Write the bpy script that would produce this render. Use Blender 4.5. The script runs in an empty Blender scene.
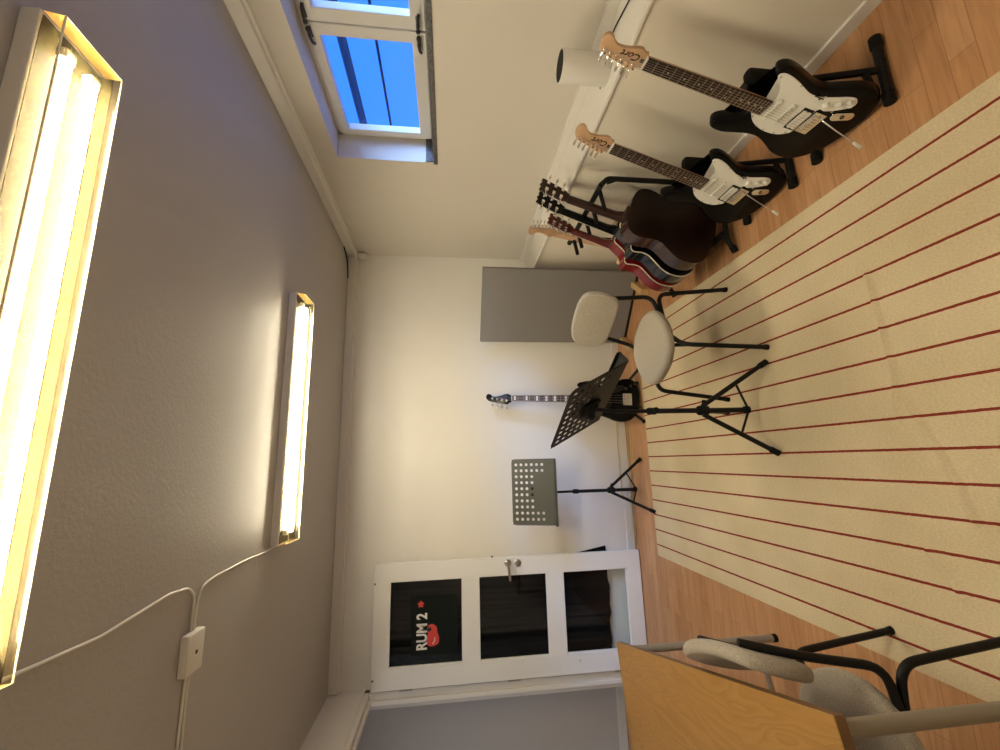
import bpy, bmesh, math, random
from mathutils import Vector, Matrix, Euler
random.seed(7)
PI = math.pi
S = bpy.context.scene
C = S.collection

# ------------------------------------------------------------------ object helpers
def link(name, mesh, m=None, parent=None, smooth=False):
    if m is not None:
        mesh.materials.append(m)
    o = bpy.data.objects.new(name, mesh)
    C.objects.link(o)
    if parent is not None:
        o.parent = parent
    if smooth:
        for p in mesh.polygons:
            p.use_smooth = True
    return o

def obj(name, bm, m=None, parent=None, smooth=False, auto=None):
    bmesh.ops.recalc_face_normals(bm, faces=bm.faces[:])
    me = bpy.data.meshes.new(name)
    bm.to_mesh(me)
    bm.free()
    if auto is not None:
        for p in me.polygons:
            p.use_smooth = True
        me.set_sharp_from_angle(angle=math.radians(auto))
    return link(name, me, m, parent, smooth)

def tag(o, label, cat, group=None):
    o['label'] = label
    o['category'] = cat
    if group:
        o['group'] = group
    return o

def thing(name, label, cat, loc=(0, 0, 0), rot=(0, 0, 0), group=None):
    o = bpy.data.objects.new(name, None)
    C.objects.link(o)
    o.empty_display_size = 0.05
    o.location = loc
    o.rotation_euler = rot
    return tag(o, label, cat, group)

def struct(o):
    o['kind'] = 'structure'
    return o

def BM():
    return bmesh.new()

def box(bm, lo, hi, bev=0.0, seg=2, M=None):
    lo = Vector(lo); hi = Vector(hi)
    r = bmesh.ops.create_cube(bm, size=1.0)
    vs = r['verts']
    c = (lo + hi) / 2; d = hi - lo
    for v in vs:
        v.co = Vector((v.co.x * d.x, v.co.y * d.y, v.co.z * d.z)) + c
    if bev > 0:
        es = list({e for v in vs for e in v.link_edges})
        g = bmesh.ops.bevel(bm, geom=es, offset=bev, segments=seg, affect='EDGES', profile=0.5)
        vs = list({v for f in g['faces'] for v in f.verts} | {v for v in vs if v.is_valid})
    if M is not None:
        for v in vs:
            v.co = M @ v.co
    return bm

def fillet(pts, rad, n=6):
    pts = [Vector(p) for p in pts]
    out = [pts[0]]
    for i in range(1, len(pts) - 1):
        a, b, c = pts[i - 1], pts[i], pts[i + 1]
        d1 = a - b; d2 = c - b
        t = min(rad, d1.length * .45, d2.length * .45)
        p1 = b + d1.normalized() * t; p2 = b + d2.normalized() * t
        for k in range(n + 1):
            s = k / n
            out.append((1 - s) ** 2 * p1 + 2 * s * (1 - s) * b + s * s * p2)
    out.append(pts[-1])
    return out

def tube(bm, pts, r, n=10, rad=0.0, caps=True, closed=False):
    """round tube along a polyline; r is a number or a list"""
    pts = fillet(pts, rad) if rad > 0 else [Vector(p) for p in pts]
    N = len(pts)
    rr = r if isinstance(r, (list, tuple)) else [r] * N
    rings = []
    nrm = None
    for i, p in enumerate(pts):
        if closed:
            t = pts[(i + 1) % N] - pts[(i - 1) % N]
        else:
            t = (pts[min(i + 1, N - 1)] - pts[max(i - 1, 0)])
        t.normalize()
        if nrm is None:
            up = Vector((0, 0, 1)) if abs(t.z) < .9 else Vector((1, 0, 0))
            nrm = t.cross(up).normalized()
        else:
            nrm = (nrm - t * nrm.dot(t)).normalized()
        b = t.cross(nrm)
        rings.append([bm.verts.new(p + (nrm * math.cos(2 * PI * k / n) + b * math.sin(2 * PI * k / n)) * rr[i]) for k in range(n)])
    M = N if closed else N - 1
    for i in range(M):
        A, B = rings[i], rings[(i + 1) % N]
        for k in range(n):
            bm.faces.new((A[k], A[(k + 1) % n], B[(k + 1) % n], B[k]))
    if caps and not closed:
        bm.faces.new(rings[0][::-1]); bm.faces.new(rings[-1])
    return bm

def cyl(bm, a, b, r, n=16, r2=None):
    return tube(bm, [a, b], [r, r if r2 is None else r2], n)

def lathe(bm, prof, n=24, M=None, cap=True):
    """prof: list of (r, z)"""
    rings = []
    for r, z in prof:
        rings.append([bm.verts.new(Vector((r * math.cos(2 * PI * k / n), r * math.sin(2 * PI * k / n), z))) for k in range(n)])
    for A, B in zip(rings[:-1], rings[1:]):
        for k in range(n):
            bm.faces.new((A[k], A[(k + 1) % n], B[(k + 1) % n], B[k]))
    if cap:
        bm.faces.new(rings[0][::-1]); bm.faces.new(rings[-1])
    if M is not None:
        for R in rings:
            for v in R:
                v.co = M @ v.co
    return bm

def catmull(pts, k=5, closed=True):
    P = [Vector((p[0], p[1], 0)) for p in pts]
    N = len(P); out = []
    for i in range(N if closed else N - 1):
        if closed:
            a, b, c, d = P[(i - 1) % N], P[i], P[(i + 1) % N], P[(i + 2) % N]
        else:
            a, b, c, d = P[max(i - 1, 0)], P[i], P[i + 1], P[min(i + 2, N - 1)]
        for j in range(k):
            t = j / k
            out.append(.5 * ((2 * b) + (c - a) * t + (2 * a - 5 * b + 4 * c - d) * t * t + (3 * b - a - 3 * c + d) * t ** 3))
    if not closed:
        out.append(P[-1])
    return [(v.x, v.y) for v in out]

def inset_poly(pts, d):
    """offset a closed ccw/cw polygon towards its inside by d"""
    N = len(pts)
    A = sum(pts[i][0] * pts[(i + 1) % N][1] - pts[(i + 1) % N][0] * pts[i][1] for i in range(N))
    s = 1 if A > 0 else -1
    out = []
    for i in range(N):
        a = Vector(pts[i - 1]); c = Vector(pts[(i + 1) % N])
        t = (c - a)
        if t.length < 1e-9:
            out.append(pts[i]); continue
        t.normalize()
        nrm = Vector((-t.y, t.x)) * s
        p = Vector(pts[i]) + nrm * d
        out.append((p.x, p.y))
    return out

def prism(bm, pts, z0, z1, r=0.0, M=None, seg=3):
    """extruded outline (x, y) from z0 to z1 with a rounded rim of radius r"""
    prof = [(0.0, z0), (0.0, z1)] if r <= 0 else \
        [(r * (1 - math.sin(a)), z0 + r * (1 - math.cos(a))) for a in [PI / 2 * k / seg for k in range(seg + 1)]] + \
        [(r * (1 - math.cos(a)), z1 - r * (1 - math.sin(a))) for a in [PI / 2 * k / seg for k in range(seg + 1)]]
    rings = []
    for d, z in prof:
        q = inset_poly(pts, d) if d > 1e-6 else pts
        rings.append([bm.verts.new(Vector((x, y, z))) for x, y in q])
    n = len(pts)
    for A, B in zip(rings[:-1], rings[1:]):
        for k in range(n):
            bm.faces.new((A[k], A[(k + 1) % n], B[(k + 1) % n], B[k]))
    f1 = bm.faces.new(rings[0][::-1]); f2 = bm.faces.new(rings[-1])
    bmesh.ops.triangulate(bm, faces=[f1, f2])
    if M is not None:
        for R in rings:
            for v in R:
                v.co = M @ v.co
    return bm

def rrect(w, h, r, n=5, cx=0, cy=0):
    out = []
    for sx, sy, a0 in ((1, 1, 0), (-1, 1, PI / 2), (-1, -1, PI), (1, -1, 1.5 * PI)):
        for k in range(n + 1):
            a = a0 + PI / 2 * k / n
            out.append((cx + sx * (w / 2 - r) + r * math.cos(a), cy + sy * (h / 2 - r) + r * math.sin(a)))
    return out

def ellipsoid(bm, c, r, M=None, u=24, v=14, pw=1.0):
    g = bmesh.ops.create_uvsphere(bm, u_segments=u, v_segments=v, radius=1.0)
    for q in g['verts']:
        x, y, z = q.co
        if pw != 1.0:
            f = lambda t: math.copysign(abs(t) ** pw, t)
            x, y, z = f(x), f(y), f(z)
        p = Vector((x * r[0], y * r[1], z * r[2])) + Vector(c)
        q.co = M @ p if M is not None else p
    return bm

def text_mesh(txt, size, depth=0.0006, shear=0.0, bold=0.0):
    cu = bpy.data.curves.new('lettering', 'FONT')
    cu.body = txt; cu.size = size; cu.extrude = depth; cu.shear = shear; cu.offset = bold
    cu.align_x = 'CENTER'; cu.align_y = 'CENTER'
    t = bpy.data.objects.new('lettering', cu)
    C.objects.link(t)
    dg = bpy.context.evaluated_depsgraph_get()
    me = bpy.data.meshes.new_from_object(t.evaluated_get(dg))
    bpy.data.objects.remove(t)
    return me

# ------------------------------------------------------------------ materials
def mat(name, col, rough=0.5, metal=0.0, spec=0.5, noise=0.0, nscale=30, bump=0.0, bscale=200, coat=0.0, col2=None, sheen=0.0, detail=4):
    m = bpy.data.materials.new(name)
    m.use_nodes = True
    nt = m.node_tree
    p = nt.nodes['Principled BSDF']
    p.inputs['Base Color'].default_value = (*col, 1)
    p.inputs['Roughness'].default_value = rough
    p.inputs['Metallic'].default_value = metal
    p.inputs['Specular IOR Level'].default_value = spec
    p.inputs['Coat Weight'].default_value = coat
    p.inputs['Coat Roughness'].default_value = 0.06
    p.inputs['Sheen Weight'].default_value = sheen
    tc = nt.nodes.new('ShaderNodeTexCoord')
    if noise > 0 or col2:
        n = nt.nodes.new('ShaderNodeTexNoise')
        n.inputs['Scale'].default_value = nscale
        n.inputs['Detail'].default_value = detail
        nt.links.new(tc.outputs['Object'], n.inputs['Vector'])
        r = nt.nodes.new('ShaderNodeValToRGB')
        c2 = col2 if col2 else tuple(c * (1 - noise) for c in col)
        r.color_ramp.elements[0].color = (*c2, 1); r.color_ramp.elements[0].position = .35
        r.color_ramp.elements[1].color = (*col, 1); r.color_ramp.elements[1].position = .65
        nt.links.new(n.outputs['Fac'], r.inputs['Fac'])
        nt.links.new(r.outputs['Color'], p.inputs['Base Color'])
    if bump > 0:
        n2 = nt.nodes.new('ShaderNodeTexNoise')
        n2.inputs['Scale'].default_value = bscale
        n2.inputs['Detail'].default_value = 3
        nt.links.new(tc.outputs['Object'], n2.inputs['Vector'])
        b = nt.nodes.new('ShaderNodeBump')
        b.inputs['Strength'].default_value = bump
        b.inputs['Distance'].default_value = 0.004
        nt.links.new(n2.outputs['Fac'], b.inputs['Height'])
        nt.links.new(b.outputs['Normal'], p.inputs['Normal'])
    return m

def math_node(nt, op, a, b=None, c=None):
    n = nt.nodes.new('ShaderNodeMath'); n.operation = op
    for i, v in enumerate((a, b, c)):
        if v is None: continue
        if isinstance(v, (int, float)): n.inputs[i].default_value = v
        else: nt.links.new(v, n.inputs[i])
    return n.outputs[0]

M_wall = mat('white_wall_paint', (.80, .77, .73), .6, bump=.12, bscale=70, spec=.3)
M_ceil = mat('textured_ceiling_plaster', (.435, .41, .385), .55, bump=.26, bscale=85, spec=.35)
M_slope = mat('cream_wall_paint', (.66, .61, .54), .65, bump=.08, bscale=50, spec=.25)
M_low = mat('cream_panel_paint', (.80, .74, .63), .5, spec=.3, bump=.05, bscale=30)
M_trim = mat('white_gloss_paint', (.78, .75, .70), .35, spec=.5)
M_door = mat('white_door_paint', (.84, .83, .82), .32, spec=.5)
M_corr = mat('grey_corridor_paint', (.60, .58, .56), .6)
M_winframe = mat('white_window_paint', (.74, .71, .66), .4)
M_stone = mat('dark_granite', (.17, .16, .15), .35, col2=(.03, .03, .034), nscale=160)
M_hook = mat('dark_iron', (.06, .055, .05), .35, metal=.8)
M_black = mat('black_powder_coat', (.008, .0072, .007), .5, spec=.22)
M_rubber = mat('black_rubber', (.009, .0085, .008), .75, spec=.15)
M_gloss = mat('black_gloss_lacquer', (.003, .003, .0034), .2, spec=.14, coat=.05)
M_white = mat('white_plastic', (.80, .79, .74), .3)
M_chrome = mat('chrome', (.85, .83, .80), .24, metal=1.0)
M_nickel = mat('brushed_nickel', (.50, .46, .42), .3, metal=1.0)
M_rose = mat('rosewood', (.035, .018, .012), .45, noise=.5, nscale=60)
M_maple = mat('maple', (.58, .36, .20), .35, noise=.15, nscale=18, coat=.3)
M_inlay = mat('pearl_inlay', (.82, .80, .74), .3)
M_ink = mat('dark_ink', (.02, .012, .01), .6)
M_brownlac = mat('dark_brown_lacquer', (.012, .004, .003), .3, spec=.25, coat=.05, noise=.35, nscale=6)
M_brownside = mat('brown_side_lacquer', (.045, .018, .013), .2, spec=.3, coat=.3, noise=.4, nscale=9)
M_brownneck = mat('brown_neck', (.028, .010, .006), .35, spec=.3, coat=.1)
M_navy = mat('black_side_lacquer', (.006, .008, .012), .18, spec=.3, coat=.3)
M_red = mat('red_side_lacquer', (.20, .008, .010), .22, spec=.3, coat=.25, noise=.35, nscale=7)
M_redneck = mat('red_neck', (.10, .012, .010), .25, coat=.6)
M_bind = mat('cream_binding', (.72, .66, .52), .4)
M_fabric = mat('tweed_fabric', (.47, .415, .335), .95, spec=.1, col2=(.31, .27, .22), nscale=330, bump=.5, bscale=520, sheen=.2)
M_beige = mat('beige_metal', (.29, .25, .19), .45, spec=.4)
M_panel = mat('grey_felt', (.225, .21, .205), .95, spec=.1, bump=.15, bscale=600)
M_pine = mat('pine_block', (.62, .42, .20), .5, noise=.15, nscale=20)
M_curtain = mat('black_cloth', (.0035, .0035, .004), .9, spec=.15, bump=.2, bscale=300)
M_cable_w = mat('white_cable', (.74, .70, .63), .45)
M_cable_y = mat('yellowed_cable', (.58, .46, .25), .5)
M_deskmetal = mat('grey_green_metal', (.085, .077, .050), .38, spec=.5)
M_redink = mat('red_print', (.62, .055, .045), .5)
M_greenink = mat('dark_green_print', (.010, .0135, .0115), .7, spec=.1)
M_letter = mat('white_print', (.80, .78, .74), .5)
M_rail = mat('dark_cable_sheath', (.012, .022, .06), .7, spec=.1)
M_blocker = mat('dark_blocker', (.10, .08, .06), .7)  # for the added slab outside that blocks high sky
M_inside = mat('black_interior', (.008, .008, .008), .9)
M_reflector = mat('near_black_amber', (.016, .0105, .0035), .7, spec=.08)  # colour darkened to keep the plate beside the tubes from burning out
M_pot = mat('white_ceramic', (.72, .69, .64), .35)

# glass: thin pane
def facing_fresnel(nt, f0):
    lw = nt.nodes.new('ShaderNodeLayerWeight'); lw.inputs[0].default_value = .5
    return math_node(nt, 'MULTIPLY_ADD', math_node(nt, 'POWER', lw.outputs['Facing'], 5), .9 * (1 - f0), f0)
def glass_mat(name, tint, refl=.08):
    m = bpy.data.materials.new(name); m.use_nodes = True
    nt = m.node_tree; nt.nodes.clear()
    o = nt.nodes.new('ShaderNodeOutputMaterial')
    t = nt.nodes.new('ShaderNodeBsdfTransparent'); t.inputs[0].default_value = (*tint, 1)
    g = nt.nodes.new('ShaderNodeBsdfGlossy'); g.inputs['Roughness'].default_value = .02
    f = facing_fresnel(nt, .02)
    mx = nt.nodes.new('ShaderNodeMixShader')
    nt.links.new(f, mx.inputs[0]); nt.links.new(t.outputs[0], mx.inputs[1]); nt.links.new(g.outputs[0], mx.inputs[2])
    nt.links.new(mx.outputs[0], o.inputs[0])
    return m
M_glass = glass_mat('window_glass', (.97, .98, 1))
M_doorglass = glass_mat('door_glass', (.93, .95, .95))

# lamp diffuser: prismatic acrylic, partly clear, partly scattering
def diffuser_mat(name, amp, base):
    m = bpy.data.materials.new(name); m.use_nodes = True
    nt = m.node_tree; nt.nodes.clear()
    o = nt.nodes.new('ShaderNodeOutputMaterial')
    tc = nt.nodes.new('ShaderNodeTexCoord')
    t = nt.nodes.new('ShaderNodeBsdfTransparent'); t.inputs[0].default_value = (1, .95, .80, 1)
    d = nt.nodes.new('ShaderNodeBsdfTranslucent'); d.inputs[0].default_value = (1, .74, .27, 1)
    g = nt.nodes.new('ShaderNodeBsdfGlossy'); g.inputs['Roughness'].default_value = .25
    sep = nt.nodes.new('ShaderNodeSeparateXYZ'); nt.links.new(tc.outputs['Object'], sep.inputs[0])
    sx = math_node(nt, 'SINE', math_node(nt, 'MULTIPLY', sep.outputs['X'], 2 * PI / .0095))
    sy = math_node(nt, 'SINE', math_node(nt, 'MULTIPLY', sep.outputs['Y'], 2 * PI / .0095))
    s = math_node(nt, 'MULTIPLY_ADD', math_node(nt, 'MULTIPLY', sx, sy), amp, base)
    m1 = nt.nodes.new('ShaderNodeMixShader')
    nt.links.new(s, m1.inputs[0]); nt.links.new(t.outputs[0], m1.inputs[1]); nt.links.new(d.outputs[0], m1.inputs[2])
    f = facing_fresnel(nt, .03)
    m2 = nt.nodes.new('ShaderNodeMixShader')
    nt.links.new(f, m2.inputs[0]); nt.links.new(m1.outputs[0], m2.inputs[1]); nt.links.new(g.outputs[0], m2.inputs[2])
    nt.links.new(m2.outputs[0], o.inputs[0])
    return m
M_diff = diffuser_mat('prismatic_acrylic', .020, .024)
M_diffend = mat('amber_acrylic_end', (.75, .45, .10), .35)
M_diffend.node_tree.nodes['Principled BSDF'].inputs['Transmission Weight'].default_value = .35

def emit(name, col, s):
    m = bpy.data.materials.new(name); m.use_nodes = True
    nt = m.node_tree; nt.nodes.clear()
    o = nt.nodes.new('ShaderNodeOutputMaterial'); e = nt.nodes.new('ShaderNodeEmission')
    e.inputs[0].default_value = (*col, 1); e.inputs[1].default_value = s
    nt.links.new(e.outputs[0], o.inputs[0])
    return m
TUBE_POWER = 130.0
M_tube = emit('fluorescent_tube', (1.0, .93, .78), TUBE_POWER)

def floor_mat():
    m = mat('parquet_laminate', (.5, .3, .15), .38, spec=.4)
    nt = m.node_tree; p = nt.nodes['Principled BSDF']
    tc = nt.nodes.new('ShaderNodeTexCoord')
    b = nt.nodes.new('ShaderNodeTexBrick')
    b.inputs['Scale'].default_value = 1.0
    b.inputs['Mortar Size'].default_value = .0012
    b.inputs['Mortar Smooth'].default_value = .3
    b.inputs['Brick Width'].default_value = .42
    b.inputs['Row Height'].default_value = .066
    b.inputs['Bias'].default_value = 0
    b.offset = .37
    b.inputs['Color1'].default_value = (.50, .255, .118, 1)
    b.inputs['Color2'].default_value = (.585, .325, .165, 1)
    b.inputs['Mortar'].default_value = (.36, .18, .085, 1)
    nt.links.new(tc.outputs['Object'], b.inputs['Vector'])
    mp = nt.nodes.new('ShaderNodeMapping'); mp.inputs['Scale'].default_value = (3, 42, 1)
    nt.links.new(tc.outputs['Object'], mp.inputs['Vector'])
    n = nt.nodes.new('ShaderNodeTexNoise'); n.inputs['Scale'].default_value = 1.6; n.inputs['Detail'].default_value = 6
    n.inputs['Distortion'].default_value = .8
    nt.links.new(mp.outputs[0], n.inputs['Vector'])
    r = nt.nodes.new('ShaderNodeValToRGB')
    r.color_ramp.elements[0].position = .3; r.color_ramp.elements[0].color = (.80, .76, .72, 1)
    r.color_ramp.elements[1].position = .7; r.color_ramp.elements[1].color = (1.06, 1.06, 1.06, 1)
    nt.links.new(n.outputs['Fac'], r.inputs[0])
    mx = nt.nodes.new('ShaderNodeMix'); mx.data_type = 'RGBA'; mx.blend_type = 'MULTIPLY'; mx.inputs[0].default_value = 1
    nt.links.new(b.outputs['Color'], mx.inputs[6]); nt.links.new(r.outputs[0], mx.inputs[7])
    nt.links.new(mx.outputs[2], p.inputs['Base Color'])
    return m
M_floor = floor_mat()

def rug_mat():
    m = mat('woven_rug', (.6, .5, .36), .95, spec=.1)
    nt = m.node_tree; p = nt.nodes['Principled BSDF']
    tc = nt.nodes.new('ShaderNodeTexCoord')
    sep = nt.nodes.new('ShaderNodeSeparateXYZ'); nt.links.new(tc.outputs['Object'], sep.inputs[0])
    # sixteen dark red stripes 0.1003 m apart, first one at x = -0.601
    w = nt.nodes.new('ShaderNodeTexNoise'); w.inputs['Scale'].default_value = 90
    nt.links.new(tc.outputs['Object'], w.inputs['Vector'])
    x = math_node(nt, 'ADD', sep.outputs['X'], math_node(nt, 'MULTIPLY_ADD', w.outputs['Fac'], .003, -.0015))
    u = math_node(nt, 'DIVIDE', math_node(nt, 'ADD', x, .601), .1003)
    fr = math_node(nt, 'ABSOLUTE', math_node(nt, 'SUBTRACT', math_node(nt, 'FRACT', math_node(nt, 'ADD', u, .5)), .5))
    st = math_node(nt, 'LESS_THAN', fr, .042)
    n = nt.nodes.new('ShaderNodeTexNoise'); n.inputs['Scale'].default_value = 3.5; n.inputs['Detail'].default_value = 5
    nt.links.new(tc.outputs['Object'], n.inputs['Vector'])
    mp = nt.nodes.new('ShaderNodeMapping'); mp.inputs['Scale'].default_value = (240, 120, 1)
    nt.links.new(tc.outputs['Object'], mp.inputs['Vector'])
    n3 = nt.nodes.new('ShaderNodeTexNoise'); n3.inputs['Scale'].default_value = 1; n3.inputs['Detail'].default_value = 2
    nt.links.new(mp.outputs[0], n3.inputs['Vector'])
    s = math_node(nt, 'ADD', math_node(nt, 'MULTIPLY', n.outputs['Fac'], .45), math_node(nt, 'MULTIPLY', n3.outputs['Fac'], .55))
    r = nt.nodes.new('ShaderNodeValToRGB')
    r.color_ramp.elements[0].position = .32; r.color_ramp.elements[0].color = (.56, .45, .285, 1)
    r.color_ramp.elements[1].position = .68; r.color_ramp.elements[1].color = (.73, .61, .425, 1)
    nt.links.new(s, r.inputs[0])
    mx = nt.nodes.new('ShaderNodeMix'); mx.data_type = 'RGBA'
    nt.links.new(st, mx.inputs[0]); nt.links.new(r.outputs[0], mx.inputs[6])
    mx.inputs[7].default_value = (.24, .040, .026, 1)
    nt.links.new(mx.outputs[2], p.inputs['Base Color'])
    bp = nt.nodes.new('ShaderNodeBump'); bp.inputs['Strength'].default_value = .35; bp.inputs['Distance'].default_value = .003
    nt.links.new(n3.outputs['Fac'], bp.inputs['Height']); nt.links.new(bp.outputs[0], p.inputs['Normal'])
    return m
M_rug = rug_mat()

def oak_mat():
    m = mat('oak_veneer', (.5, .3, .1), .38, spec=.4)
    nt = m.node_tree; p = nt.nodes['Principled BSDF']
    tc = nt.nodes.new('ShaderNodeTexCoord')
    mp = nt.nodes.new('ShaderNodeMapping'); mp.inputs['Scale'].default_value = (1.9, 9, 1)
    nt.links.new(tc.outputs['Object'], mp.inputs['Vector'])
    n0 = nt.nodes.new('ShaderNodeTexNoise'); n0.inputs['Scale'].default_value = .9; n0.inputs['Detail'].default_value = 2.5
    n0.inputs['Distortion'].default_value = .5
    nt.links.new(mp.outputs[0], n0.inputs['Vector'])
    rings = math_node(nt, 'FRACT', math_node(nt, 'MULTIPLY', n0.outputs['Fac'], 16))
    mp2 = nt.nodes.new('ShaderNodeMapping'); mp2.inputs['Scale'].default_value = (14, 260, 1)
    nt.links.new(tc.outputs['Object'], mp2.inputs['Vector'])
    n1 = nt.nodes.new('ShaderNodeTexNoise'); n1.inputs['Scale'].default_value = 1; n1.inputs['Detail'].default_value = 4
    nt.links.new(mp2.outputs[0], n1.inputs['Vector'])
    s = math_node(nt, 'ADD', math_node(nt, 'MULTIPLY', rings, .45), math_node(nt, 'MULTIPLY', n1.outputs['Fac'], .55))
    r = nt.nodes.new('ShaderNodeValToRGB')
    r.color_ramp.elements[0].position = .12; r.color_ramp.elements[0].color = (.305, .150, .038, 1)
    r.color_ramp.elements[1].position = .60; r.color_ramp.elements[1].color = (.385, .205, .060, 1)
    nt.links.new(s, r.inputs[0]); nt.links.new(r.outputs[0], p.inputs['Base Color'])
    return m
M_oak = oak_mat()

# ------------------------------------------------------------------ room shell
D = 3.382      # back wall
H = 2.275      # ceiling
WU = 1.735     # right wall above the ledge
WL = 1.492     # right wall below the ledge
ZL = 0.791     # ledge height
XL = -1.53     # left wall
YB = -1.35     # wall behind the camera
T = .12
XC = -3.6      # corridor end
o = obj('floor', box(BM(), (XC, YB - T, -.12), (WU + .4, 4.1, 0)), M_floor); struct(o)
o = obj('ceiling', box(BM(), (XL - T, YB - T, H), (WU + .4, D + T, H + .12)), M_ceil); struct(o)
o = obj('wall_back', box(BM(), (XL - .0, D, 0), (WU + .4, D + T, H)), M_wall); struct(o)
o = obj('wall_rear', box(BM(), (XL - T, YB - T, 0), (WU + .4, YB, H)), M_wall); struct(o)
# left wall with the doorway next to the back corner
DY0, DY1, DZ = 2.42, 3.33, 2.0
bm = BM()
box(bm, (XL - T, YB, 0), (XL, DY0, H))
box(bm, (XL - T, DY0, DZ), (XL, D, H))
box(bm, (XL - T, DY1 + .04, 0), (XL, D + T, DZ))
o = obj('wall_left', bm, M_wall); struct(o)
# upper right wall with the long window opening
WY0, WY1, WZ0, WZ1 = .15, 2.208, 1.535, 2.085
RD = .155
bm = BM()
XO = WU + RD + .05
box(bm, (WU, YB, ZL - .02), (XO, WY0, H))
box(bm, (WU, WY1, ZL - .02), (XO, D, H))
box(bm, (WU, WY0, WZ1), (XO, WY1, H))
box(bm, (WU, WY0, ZL - .02), (XO, WY1, WZ0 - .018))
o = obj('wall_right', bm, M_slope); struct(o)
# lower part of the right wall, standing forward with a ledge on top
o = obj('wall_right_lower', box(BM(), (WL, YB, 0), (WU + .02, D, ZL - .012)), M_low); struct(o)
o = obj('trim_1', box(BM(), (WL - .012, YB, ZL - .018), (WU + .005, D, ZL), .004), M_trim); struct(o)      # ledge board
o = obj('trim_2', box(BM(), (WU - .016, YB, ZL), (WU + .002, D, ZL + .045), .003), M_trim); struct(o)      # batten at the back of the ledge
o = obj('baseboard_right', box(BM(), (WL - .012, YB, 0), (WL + .002, D, .055), .003), M_trim); struct(o)
o = obj('baseboard_back', box(BM(), (-.72, D - .014, 0), (WL, D + .002, .062), .003), M_trim); struct(o)
# cornice strips
bm = BM(); box(bm, (XL + .01, D - .05, H - .066), (WU, D + .002, H + .001), .006)
box(bm, (XL + .01, D - .022, H - .078), (WU, D + .002, H - .06), .003)
o = obj('trim_3', bm, M_trim); struct(o)
bm = BM(); box(bm, (WU - .045, YB, H - .06), (WU + .002, D - .05, H + .001), .006)
box(bm, (WU - .02, YB, H - .072), (WU + .002, D - .05, H - .055), .003)
o = obj('trim_4', bm, M_trim); struct(o)

# doorway casing and corridor beyond
bm = BM()
box(bm, (XL - .06, DY1, 0), (XL + .004, DY1 + .045, DZ + .03), .004)
box(bm, (XL - .06, DY0 - .045, 0), (XL + .004, DY0, DZ + .03), .004)
box(bm, (XL - .06, DY0 - .045, DZ), (XL + .004, DY1 + .045, DZ + .03), .004)
box(bm, (XL - .075, DY1 - .012, 0), (XL - .045, DY1 + .03, DZ), .003)
box(bm, (XL - .075, DY0, DZ - .014), (XL - .045, DY1, DZ + .005), .003)
box(bm, (XL - .02, DY0 - .045, DZ + .028), (XL + .014, DY1 + .045, DZ + .046), .004)
o = obj('door_frame', bm, M_trim); struct(o)
bm = BM()
box(bm, (XC, 3.86, 0), (XL - .0, 3.98, H))
box(bm, (XC - T, 1.2, 0), (XC, 3.98, H))
box(bm, (XC, 1.1, 0), (XL - T, 1.2, H))
box(bm, (XL - T, D + T, 0), (XL - .0, 3.98, H))
o = obj('wall_corridor', bm, M_corr); struct(o)
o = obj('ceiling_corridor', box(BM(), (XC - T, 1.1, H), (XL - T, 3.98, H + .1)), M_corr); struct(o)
o = obj('baseboard_corridor', box(BM(), (XC, 3.846, 0), (XL - T, 3.862, .07), .003), M_trim); struct(o)

# ------------------------------------------------------------------ windows
FX = WU + RD                         # room side of the sashes
bm = BM()                            # fixed outer frame
box(bm, (FX, WY0, WZ1 - .03), (FX + .045, WY1, WZ1)); box(bm, (FX, WY0, WZ0 - .018), (FX + .045, WY1, WZ0 + .022))
box(bm, (FX, WY1 - .022, WZ0), (FX + .045, WY1, WZ1)); box(bm, (FX, WY0, WZ0), (FX + .045, WY0 + .022, WZ1))
o = obj('window_frame', bm, M_winframe); struct(o)
# stone sill strip
bm = box(BM(), (WU - .008, WY0 - .02, WZ0 - .02), (FX + .002, WY1 + .008, WZ0 + .004), .003)
box(bm, (WU + .004, WY1 - .006, WZ0), (FX, WY1 + .002, WZ0 + .05), .002)
o = obj('window_sill', bm, M_stone); struct(o)
def catch(par, y, z, dy):
    bm = BM()
    box(bm, (FX - .017, y - .024, z - .008), (FX - .011, y + .024, z + .008), .002)
    cyl(bm, (FX - .012, y, z), (FX - .036, y, z), .0075, 10)
    tube(bm, [(FX - .034, y - .020 * dy, z), (FX - .040, y, z), (FX - .036, y + .030 * dy, z - .003), (FX - .026, y + .044 * dy, z - .008)], .0068, 8, rad=.01)
    ellipsoid(bm, (FX - .034, y - .026 * dy, z), (.010, .012, .010), u=12, v=8)
    obj('catch', bm, M_hook, par, auto=40)
sash = [(1.555, 2.186), (.875, 1.549), (.19, .869)]
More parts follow.
